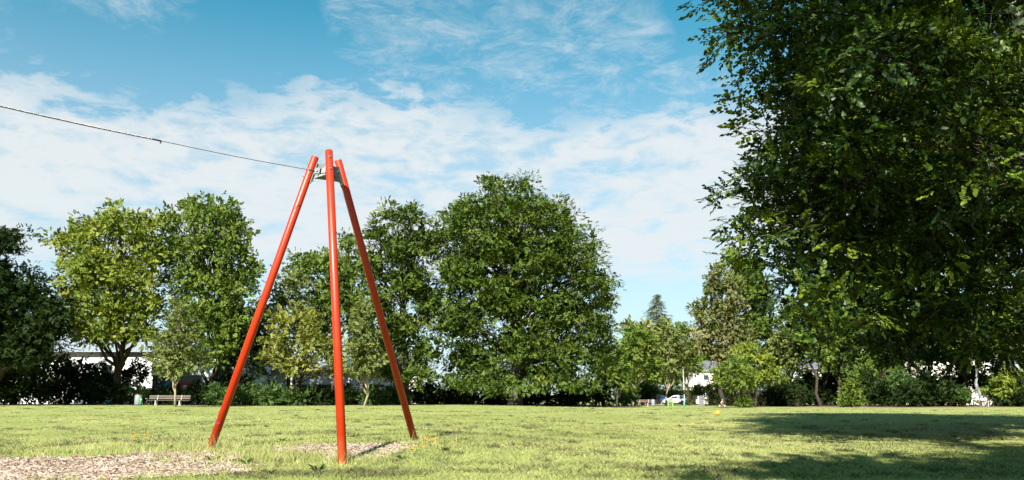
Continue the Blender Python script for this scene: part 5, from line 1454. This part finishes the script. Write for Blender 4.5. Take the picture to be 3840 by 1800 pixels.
def pitched_house(name, label, loc, w, dep, h, ridge, wall, roof, over=.55, gable_x=True, seams=0):
    root = empty(name, loc); tag(root, label, 'building')
    mb = MB(); mb.box((0, dep / 2, h / 2 - .2), (w, dep, h + .4)); mb.build('wall', wall, root)
    mb = MB(); t = .12; ov = over
    V = [(-w / 2 - ov, -ov, h), (w / 2 + ov, -ov, h), (w / 2 + ov, dep / 2, h + ridge), (-w / 2 - ov, dep / 2, h + ridge), (-w / 2 - ov, dep + ov, h), (w / 2 + ov, dep + ov, h)]
    V2 = V + [(a, b, c + t) for a, b, c in V]
    mb.add(V2, [(0, 3, 2, 1), (3, 4, 5, 2), (6, 7, 8, 9), (9, 8, 11, 10), (0, 1, 7, 6), (4, 10, 11, 5), (1, 2, 8, 7), (2, 5, 11, 8), (0, 6, 9, 3), (3, 9, 10, 4)])
    mb.add([(-w / 2, 0, h - .003), (-w / 2, dep, h - .003), (-w / 2, dep / 2, h + ridge - .02)], [(0, 1, 2)]); mb.add([(w / 2, 0, h - .003), (w / 2, dep, h - .003), (w / 2, dep / 2, h + ridge - .02)], [(0, 2, 1)])
    rf = mb.build('roof', roof, root)
    for i in range(seams):
        x = -w / 2 - ov + (w + 2 * ov) * (i + .5) / seams; mb = MB(); mb.bar((x, -ov, h + t + .015), (x, dep / 2, h + ridge + t + .015), .03, .04); mb.build('seam', roof, rf)
    mb = MB(); mb.tube([(-w / 2 - ov, -ov - .07, h + .06), (w / 2 + ov, -ov - .07, h + .06)], .075, 8); mb.build('gutter', M['frame'], root, smooth=True)
    return root


# long white building behind the left trees
bl = on_ground(470, 88); k = 88 / F_PX
x0, x1 = P(-260, 1500, 88)[0], P(955, 1500, 88)[0]
hw = P(400, 1322, 88)[2] - bl[2]
bw = pitched_house('white_building', 'long white building with grey sheet roof behind the left trees', ((x0 + x1) / 2, 88, bl[2]), x1 - x0, 11, hw, 2.6, M['white'], M['roof'], seams=70)
off = -(x0 + x1) / 2
for cx, cy, ww, hh in ((400, 1402, 1.1, 1.9), (842, 1408, 1.1, 1.5), (590, 1385, 1.2, 1.2), (690, 1385, 1.2, 1.2), (250, 1400, 1.1, 1.5), (120, 1400, 1.1, 1.5)):
    q = P(cx, cy, 88); window(bw, q[0] + off, 0, q[2] - bl[2], ww, hh, 8)
q = P(945, 1400, 88); mb = MB(); mb.cyl((q[0] + off, -.10, -.1), (q[0] + off, -.10, hw), .06, .06, 10); mb.build('downpipe', M['frame'], bw, smooth=True)
q = P(470, 1345, 88); mb = MB(); mb.box((q[0] + off, -.03, q[2] - bl[2]), (5.4, .06, 1.25)); mb.build('grey_fascia', M['grey_wall'], bw)
# lower white building to the right of it
x0, x1 = P(985, 1500, 94)[0], P(1560, 1500, 94)[0]; b2 = on_ground(1300, 94)
hw2 = P(1300, 1390, 94)[2] - b2[2]
bb = pitched_house('white_garage_row', 'low white garage row behind the middle shrubs', ((x0 + x1) / 2, 94, b2[2]), x1 - x0, 7, hw2, 1.4, M['white'], M['roof'])
off2 = -(x0 + x1) / 2
for cx in (1110, 1230, 1400):
    q = P(cx, 1470, 94); mb = MB(); mb.box((q[0] + off2, -.02, 1.05), (2.4, .05, 2.1)); dr = mb.build('garage_door', M['wood_red'], bb)
    for z in (.35, .7, 1.05, 1.4, 1.75):
        mb = MB(); mb.box((q[0] + off2, -.055, z), (2.36, .02, .30)); mb.build('door_panel', M['wood_red'], dr)
# cream house at the path
b3 = on_ground(2690, 172); k3 = 172 / F_PX
ch = pitched_house('cream_house', 'cream house with dark roof and walled terrace beyond the path', (P(2700, 1500, 172)[0], 172, b3[2]), 10.5, 9, P(2690, 1392, 172)[2] - b3[2], 2.2, M['cream'], M['tile'], .5)
xc = P(2700, 1500, 172)[0]
for cx, cy in ((2648, 1418), (2725, 1418)):
    q = P(cx, cy, 172); window(ch, q[0] - xc, 0, q[2] - b3[2], 1.1, 1.3)
tp = P(2625, 1427, 169.5); tw_, th = 3.6, tp[2] - b3[2]
mb = MB(); mb.box((tp[0] - xc - .3, -1.3, th / 2), (5.2, 2.5, th)); mb.build('terrace', M['cream'], ch)
mb = MB(); mb.box((tp[0] - xc - .3, -1.3, th + .05), (5.4, 2.7, .10)); mb.build('coping', M['white'], ch)
mb = MB(); mb.lathe([(.02, 0), (.30, .08), (.34, .14)], (P(2607, 1405, 172)[0] - xc - .1, -.3, P(2607, 1408, 172)[2] - b3[2]), 18); mb.build('satellite_dish', M['concrete'], ch, smooth=True)
# pale wall with orange corner behind the right trees
b4 = on_ground(3610, 140)
pw = pitched_house('pale_house', 'pale house glimpsed behind the birch at the right', (P(3600, 1500, 140)[0], 140, b4[2]), 11, 8, P(3600, 1345, 140)[2] - b4[2], 2.0, M['cream'], M['tile'], .5)
xp = P(3600, 1500, 140)[0]
q = P(3684, 1452, 140); mb = MB(); mb.box((q[0] - xp, -.04, q[2] - b4[2]), (.8, .08, 2.0)); mb.build('orange_door', M['terracotta'], pw)
q = P(3560, 1420, 140); window(pw, q[0] - xp, 0, q[2] - b4[2], 1.1, 1.3)
b5 = on_ground(3090, 150)
gw = pitched_house('grey_house', 'white house glimpsed between the dark row trunks', (P(3060, 1500, 150)[0], 150, b5[2]), 9, 8, P(3060, 1385, 150)[2] - b5[2], 2.0, M['white'], M['tile'], .5)
xg = P(3060, 1500, 150)[0]
for cx in (3030, 3090):
    q = P(cx, 1425, 150); window(gw, q[0] - xg, 0, q[2] - b5[2], 1.2, 1.4)

# garden pillar and dark panel at the path
root = empty('garden_pillar', on_ground(2604, 146)); tag(root, 'reddish stone garden pillar right of the white car', 'pillar')
mb = MB(); mb.box((0, 0, .70), (.42, .42, 1.5), None, .03); mb.build('shaft', M['pillar'], root)
mb = MB(); mb.box((0, 0, 1.50), (.5, .5, .10), None, .02); mb.build('cap', M['concrete'], root)
mb = MB(); mb.box((-.02, -.216, .7), (.20, .012, 1.3)); mb.build('render_panel', M['concrete'], root)
root = empty('garden_gate', on_ground(2630, 140)); tag(root, 'dark arched garden gate left of the walking man', 'gate')
mb = MB(); V = []; m = 12
for i in range(m + 1):
    a = math.pi * i / m; V.append((-.42 * math.cos(a), 0, 1.15 + .38 * math.sin(a)))
V = [(-.42, 0, -.05)] + V + [(.42, 0, -.05)]; nv = len(V)
V2 = [(x, -.03, z) for x, _, z in V] + [(x, .03, z) for x, _, z in V]
mb.add(V2, [tuple(range(nv)), tuple(range(2 * nv - 1, nv - 1, -1))] + [(i, i + nv, (i + 1) % nv + nv, (i + 1) % nv) for i in range(nv)]); mb.build('leaf', M['slate'], root)
for z in (.35, .75, 1.15):
    mb = MB(); mb.box((0, -.045, z), (.78, .03, .08)); mb.build('rail', M['frame'], root)

# ------------------------------------------------------------------ trailer with lettering, stall
dT = 81.0
q0, q1 = P(572, 1408, dT), P(728, 1408, dT); gT = on_ground(650, dT)
W_, H_ = q1[0] - q0[0], q0[2] - gT[2]
root = empty('market_trailer', (q0[0], dT, gT[2])); tag(root, 'dark grey box trailer with black lettering behind the long bench', 'trailer')
mb = MB(); mb.box((W_ * .5, 1.0, H_ * .56), (W_, 2.0, H_ * .88), None, .03); mb.build('body', M['sign_grey'], root)
mb = MB(); mb.box((W_ * .5, .96, H_ + .02), (W_ + .1, 2.1, .08), None, .02); mb.build('roof_edge', M['grey_wall'], root)
mb = MB(); mb.box((W_ * .72, -.015, H_ * .48), (W_ * .42, .02, H_ * .58)); mb.build('serving_hatch', M['red_stall'], root)
mb = MB(); mb.box((W_ * .80, -.03, H_ * .60), (.42, .015, .40)); mb.build('price_board', M['plate'], root)
for s in (.3, .7):
    for y in (.15, 1.85):
        mb = MB(); mb.ring((W_ * s, y, .27), .20, .075, 'y', 18, 8); mb.build('wheel', M['tyre'], root, smooth=True)
for txt, px, py, size in (('GARTEN', 582, 1429.5, .47), ('GEISB', 583, 1440.5, .47)):
    c = bpy.data.curves.new('lettering', 'FONT'); c.body = txt; c.size = size; c.extrude = .004; c.shear = 0.12; c.materials.append(M['letters']); c.space_character = 1.0
    tmp = bpy.data.objects.new('tmp', c); COL.objects.link(tmp); me = bpy.data.meshes.new_from_object(tmp.evaluated_get(bpy.context.evaluated_depsgraph_get())); bpy.data.objects.remove(tmp)
    if not me.materials: me.materials.append(M['letters'])
    o = bpy.data.objects.new('lettering', me); COL.objects.link(o); o.parent = root
    q = P(px, py, dT); o.location = (q[0] - q0[0], -.008, q[2] - gT[2]); o.rotation_euler = (math.pi / 2, 0, 0); o.scale = (1.22, 1, 1)
    o['label'] = 'lettering reading ' + txt
# awning: folded blue tarp on a slanted pole
a_, b_ = Vector(P(648, 1424, 79.6)), Vector(P(617, 1452, 79.2))
root = empty('blue_parasol', on_ground(632, 79.4)); tag(root, 'folded bright blue parasol tilted beside the trailer', 'parasol')
mb = MB(); mb.tube([b_, b_.lerp(a_, .3), b_.lerp(a_, .75), a_], [.05, .17, .15, .05], 8); mb.build('canopy', M['tarp'], root, smooth=True, local=False)
mb = MB(); mb.tube([Vector(on_ground(606, 79.1)), a_ + (a_ - b_) * .15], [.02, .02], 8); mb.build('pole', M['steel'], root, local=False)
g_ = on_ground(682, 80)
root = empty('red_crate', g_); tag(root, 'orange red crate seen through leaves behind the bench back', 'crate')
mb = MB(); mb.box((0, 0, .55), (1.1, .5, 1.0)); mb.build('stand', M['dark'], root)
mb = MB(); q = P(684, 1470, 80); mb.box((0, -.30, q[2] - g_[2]), (.62, .10, .26), None, .02); mb.build('front_board', M['orange_box'], root)

# ------------------------------------------------------------------ ball
bp_ = G(2692, 1557.5); br = .112
root = empty('football', bp_); tag(root, 'yellow football lying on the lawn at the edge of the beech shadow', 'ball')
mb = MB(); mb.ball((0, 0, br), br, 24, 16); bo = mb.build('skin', M['ball'], root, smooth=True)
mb = MB(); mb.ball((br * .2, -br * .93, br * 1.18), (.022, .012, .010), 8, 6); mb.build('valve_mark', M['ball_mark'], root)


# ------------------------------------------------------------------ people
def person(name, label, loc, rz, J, E, R, colour, hair=None, scale=1.0):
    """J joints dict, E edges, R radii; colour(edge index) -> material key. One skinned body."""
    names = list(J); idx = {n: i for i, n in enumerate(names)}
    me = bpy.data.meshes.new('body'); me.from_pydata([J[n] for n in names], [(idx[a], idx[b]) for a, b in E], []); me.update()
    o = bpy.data.objects.new('body', me); COL.objects.link(o)
    md = o.modifiers.new('skin', 'SKIN'); md.use_smooth_shade = True
    for n in names:
        r = R[n]; me.skin_vertices[0].data[idx[n]].radius = r if hasattr(r, '__len__') else (r, r)
    me.skin_vertices[0].data[idx['pelvis']].use_root = True
    sb = o.modifiers.new('sub', 'SUBSURF'); sb.levels = 1; sb.render_levels = 1
    dg = bpy.context.evaluated_depsgraph_get(); dg.update()
    m2 = bpy.data.meshes.new_from_object(o.evaluated_get(dg)); m2.name = 'body'
    bpy.data.objects.remove(o)
    mats = []; cols = [colour(a, b) for a, b in E]
    for c in cols:
        if c not in mats: mats.append(c)
    m2.materials.clear()
    for c in mats: m2.materials.append(M[c])
    segs = [(np.array(J[a]), np.array(J[b])) for a, b in E]
    for pgn in m2.polygons:
        c = np.array(pgn.center); best = 9e9; bi = 0
        for i, (a, b) in enumerate(segs):
            t = np.clip(np.dot(c - a, b - a) / (np.dot(b - a, b - a) + 1e-9), 0, 1); dd = np.linalg.norm(a + (b - a) * t - c)
            if dd < best: best, bi = dd, i
        pgn.material_index = mats.index(cols[bi]); pgn.use_smooth = True
    root = empty(name, loc, rz); root.scale = (scale,) * 3
    ob = bpy.data.objects.new('body', m2); COL.objects.link(ob); ob.parent = root
    tag(root, label, 'person')
    if hair:
        mb = MB(); mb.ball(*hair); mb.build('hair', M['hair'], root, smooth=True)
    return root


def add_hand(J, E, R, side, wrist, dirv, spread, s=1.0):
    """palm and five bent fingers hanging from a wrist"""
    d = Vector(dirv).normalized(); sp = Vector(spread).normalized(); nn = d.cross(sp)
    w = Vector(wrist); pal = w + d * .06 * s
    J['palm' + side] = tuple(pal); R['palm' + side] = (.030 * s, .018 * s); E.append((('wrist' + side), 'palm' + side))
    for k, (o, l) in enumerate(((-.026, .062), (-.009, .075), (.009, .07), (.026, .054))):
        a = pal + d * .035 * s + sp * o * s; b = a + (d * l * .55 + nn * .008) * s; c = b + (d * l * .4 + nn * .025) * s
        for nm, q in (('a', a), ('b', b), ('c', c)): J[f'f{k}{nm}{side}'] = tuple(q); R[f'f{k}{nm}{side}'] = .0085 * s
        E += [('palm' + side, f'f{k}a{side}'), (f'f{k}a{side}', f'f{k}b{side}'), (f'f{k}b{side}', f'f{k}c{side}')]
    a = pal - sp * .035 * s; b = a + (d * .03 - sp * .012) * s + nn * .012 * s
    J['ta' + side] = tuple(a); J['tb' + side] = tuple(b); R['ta' + side] = .011 * s; R['tb' + side] = .009 * s
    E += [('palm' + side, 'ta' + side), ('ta' + side, 'tb' + side)]


def head_parts(J, E, R, neck, c, face, s=1.0):
    """head above neck: cranium, jaw, nose, ears"""
    c = Vector(c); f = Vector(face).normalized(); sd = f.cross(Vector((0, 0, 1)))
    J['head'] = tuple(c); R['head'] = (.082 * s, .095 * s); J['crown'] = tuple(c + Vector((0, 0, .065 * s))); R['crown'] = (.068 * s, .078 * s)
    J['jaw'] = tuple(c + f * .035 * s - Vector((0, 0, .07 * s))); R['jaw'] = .052 * s
    J['nose'] = tuple(c + f * .108 * s - Vector((0, 0, .012 * s))); R['nose'] = .014 * s
    E += [(neck, 'jaw'), ('jaw', 'head'), ('head', 'crown'), ('head', 'nose')]
    for q in (-1, 1):
        J[f'ear{q}'] = tuple(c + sd * q * .09 * s); R[f'ear{q}'] = .018 * s; E.append(('head', f'ear{q}'))


def walker():
    J = dict(pelvis=(0, 0, .93), waist=(0, .01, 1.08), chest=(0, .03, 1.28), neckbase=(0, .02, 1.44), neck=(0, .04, 1.50), shoL=(-.17, .02, 1.40), elbL=(-.25, .02, 1.12), wristL=(-.24, .10, .88), shoR=(.17, .02, 1.40), elbR=(.26, -.02, 1.13), wristR=(.24, .12, .95),
             hipL=(-.09, 0, .88), kneeL=(-.10, .10, .50), ankL=(-.10, .02, .10), toeL=(-.11, .16, .035), hipR=(.09, 0, .88), kneeR=(.10, -.02, .48), ankR=(.10, -.22, .12), toeR=(.11, -.10, .035))
    R = dict(pelvis=(.15, .12), waist=(.135, .11), chest=(.165, .12), neckbase=(.08, .07), neck=.055, shoL=.07, elbL=.045, wristL=.03, shoR=.07, elbR=.045, wristR=.03, hipL=.095, kneeL=.062, ankL=.042, toeL=.035, hipR=.095, kneeR=.062, ankR=.042, toeR=.035)
    E = [('pelvis', 'waist'), ('waist', 'chest'), ('chest', 'neckbase'), ('neckbase', 'neck'), ('chest', 'shoL'), ('shoL', 'elbL'), ('elbL', 'wristL'), ('chest', 'shoR'), ('shoR', 'elbR'), ('elbR', 'wristR'), ('pelvis', 'hipL'), ('hipL', 'kneeL'), ('kneeL', 'ankL'), ('ankL', 'toeL'), ('pelvis', 'hipR'), ('hipR', 'kneeR'), ('kneeR', 'ankR'), ('ankR', 'toeR')]
    head_parts(J, E, R, 'neck', (0, .06, 1.63), (0, 1, -.1))
    add_hand(J, E, R, 'L', J['wristL'], (0, .25, -1), (0, 1, .2)); add_hand(J, E, R, 'R', J['wristR'], (0, .25, -1), (0, 1, .2))

    def col(a, b):
        s = a + '|' + b
        if 'toe' in s: return 'shoe'
        if any(q in s for q in ('hip', 'knee', 'ank')): return 'trousers'
        if any(q in s for q in ('head', 'jaw', 'crown', 'nose', 'ear', 'palm', 'wrist', 'f0', 'f1', 'f2', 'f3', 'ta')) or s == 'neckbase|neck': return 'skin'
        return 'shirt_dark'
    r = person('person', 'person in dark clothes walking away beside the dark hedge', on_ground(2647, 112), math.radians(-25), J, E, R, col, ((0, .035, 1.675), (.092, .105, .085), 14, 10))
    mb = MB(); mb.box((.03, -.13, 1.10), (.16, .05, .18), None, .02); mb.build('white_pouch', M['cloth_white'], r)


def sitter():
    J = dict(pelvis=(0, 0, .53), waist=(0, -.02, .68), chest=(0, -.04, .88), neckbase=(0, -.05, 1.02), neck=(0, -.07, 1.08), shoL=(-.17, -.05, .98), elbL=(-.24, -.20, .80), wristL=(.02, -.30, .78), shoR=(.17, -.05, .98), elbR=(.25, -.18, .79), wristR=(-.02, -.27, .83),
             hipL=(-.09, -.02, .51), kneeL=(-.14, -.42, .53), ankL=(-.15, -.40, .10), toeL=(-.16, -.54, .035), hipR=(.09, -.02, .51), kneeR=(.05, -.42, .55), ankR=(-.02, -.44, .12), toeR=(-.03, -.57, .04))
    R = dict(pelvis=(.15, .13), waist=(.14, .12), chest=(.165, .12), neckbase=(.08, .07), neck=.055, shoL=.07, elbL=.046, wristL=.03, shoR=.07, elbR=.046, wristR=.03, hipL=.095, kneeL=.062, ankL=.042, toeL=.035, hipR=.095, kneeR=.062, ankR=.042, toeR=.035)
    E = [('pelvis', 'waist'), ('waist', 'chest'), ('chest', 'neckbase'), ('neckbase', 'neck'), ('chest', 'shoL'), ('shoL', 'elbL'), ('elbL', 'wristL'), ('chest', 'shoR'), ('shoR', 'elbR'), ('elbR', 'wristR'), ('pelvis', 'hipL'), ('hipL', 'kneeL'), ('kneeL', 'ankL'), ('ankL', 'toeL'), ('pelvis', 'hipR'), ('hipR', 'kneeR'), ('kneeR', 'ankR'), ('ankR', 'toeR')]
    head_parts(J, E, R, 'neck', (-.01, -.10, 1.21), (-.4, -1, -.25))
    add_hand(J, E, R, 'L', J['wristL'], (1, .1, 0), (0, 0, 1)); add_hand(J, E, R, 'R', J['wristR'], (-1, .1, 0), (0, 0, 1))

    def col(a, b):
        s = a + '|' + b
        if 'toe' in s: return 'shoe'
        if 'ank' in s: return 'skin'
        if any(q in s for q in ('hip', 'knee')): return 'shorts'
        if any(q in s for q in ('head', 'jaw', 'crown', 'nose', 'ear', 'palm', 'f0', 'f1', 'f2', 'f3', 'ta')) or s == 'neckbase|neck': return 'skin'
        return 'shirt_blue'
    g = on_ground(3683, 105)
    person('person', 'grey haired person in light blue top sitting with folded arms under the birch', (g[0], g[1] - .05, g[2]), math.radians(-15), J, E, R, col, ((-.01, -.075, 1.255), (.098, .11, .088), 14, 10))


def rider():
    g = on_ground(2707, 107)
    rz = math.radians(-8)
    root = empty('balance_bike', g, rz); tag(root, 'small balance bike ridden by the child before the dark hedge', 'bicycle')
    for x in (-.31, .31):
        mb = MB(); mb.ring((x, 0, .155), .135, .02, 'y', 22, 8); wh = mb.build('wheel', M['tyre'], root, smooth=True)
        mb = MB(); mb.cyl((x, -.012, .155), (x, .012, .155), .085, .085, 16); mb.build('disc', M['cloth_white'], wh)
    mb = MB(); mb.tube([(-.31, 0, .155), (-.12, 0, .30), (.20, 0, .36)], [.018, .02, .02], 8); mb.tube([(-.12, 0, .30), (-.14, 0, .37)], [.014, .014], 8); mb.build('frame', M['tarp'], root, smooth=True)
    mb = MB(); mb.tube([(.31, 0, .155), (.22, 0, .36), (.18, 0, .50)], [.016, .016, .014], 8); mb.build('fork', M['steel'], root, smooth=True)
    mb = MB(); mb.tube([(.16, -.17, .52), (.18, 0, .50), (.16, .17, .52)], [.013, .012, .013], 8); mb.build('handlebar', M['dark'], root, smooth=True)
    mb = MB(); mb.box((-.15, 0, .385), (.22, .11, .045), None, .018); mb.build('saddle', M['dark'], root)
    J = dict(pelvis=(-.14, 0, .46), waist=(-.10, 0, .55), chest=(-.03, 0, .66), neckbase=(.03, 0, .74), neck=(.05, 0, .775), shoL=(.0, .11, .71), elbL=(.08, .17, .60), wristL=(.16, .15, .545), shoR=(.0, -.11, .71), elbR=(.08, -.17, .60), wristR=(.16, -.15, .545),
             hipL=(-.13, .06, .43), kneeL=(.07, .10, .33), ankL=(-.02, .12, .08), toeL=(.07, .125, .03), hipR=(-.13, -.06, .43), kneeR=(.08, -.10, .30), ankR=(.10, -.12, .08), toeR=(.19, -.125, .03))
    s = .62
    R = dict(pelvis=(.10, .085), waist=(.095, .08), chest=(.10, .085), neckbase=(.05, .045), neck=.038, shoL=.045, elbL=.032, wristL=.022, shoR=.045, elbR=.032, wristR=.022, hipL=.068, kneeL=.048, ankL=.034, toeL=.028, hipR=.068, kneeR=.048, ankR=.034, toeR=.028)
    E = [('pelvis', 'waist'), ('waist', 'chest'), ('chest', 'neckbase'), ('neckbase', 'neck'), ('chest', 'shoL'), ('shoL', 'elbL'), ('elbL', 'wristL'), ('chest', 'shoR'), ('shoR', 'elbR'), ('elbR', 'wristR'), ('pelvis', 'hipL'), ('hipL', 'kneeL'), ('kneeL', 'ankL'), ('ankL', 'toeL'), ('pelvis', 'hipR'), ('hipR', 'kneeR'), ('kneeR', 'ankR'), ('ankR', 'toeR')]
    head_parts(J, E, R, 'neck', (.08, 0, .87), (1, 0, -.2), .85)
    add_hand(J, E, R, 'L', J['wristL'], (.5, -.1, -.6), (0, 1, 0), s); add_hand(J, E, R, 'R', J['wristR'], (.5, .1, -.6), (0, 1, 0), s)

    def col(a, b):
        q = a + '|' + b
        if 'toe' in q: return 'shoe'
        if any(w in q for w in ('hip', 'knee', 'ank')): return 'orange'
        if any(w in q for w in ('head', 'jaw', 'crown', 'nose', 'ear', 'palm', 'f0', 'f1', 'f2', 'f3', 'ta')) or q == 'neckbase|neck': return 'skin'
        return 'shirt_grey'
    r = person('person', 'child in blue helmet and orange trousers riding the balance bike', g, rz, J, E, R, col)
    mb = MB(); mb.ball((.07, 0, .905), (.105, .095, .088), 16, 10); mb.build('helmet', M['helmet'], r, smooth=True)


walker(); sitter(); rider()
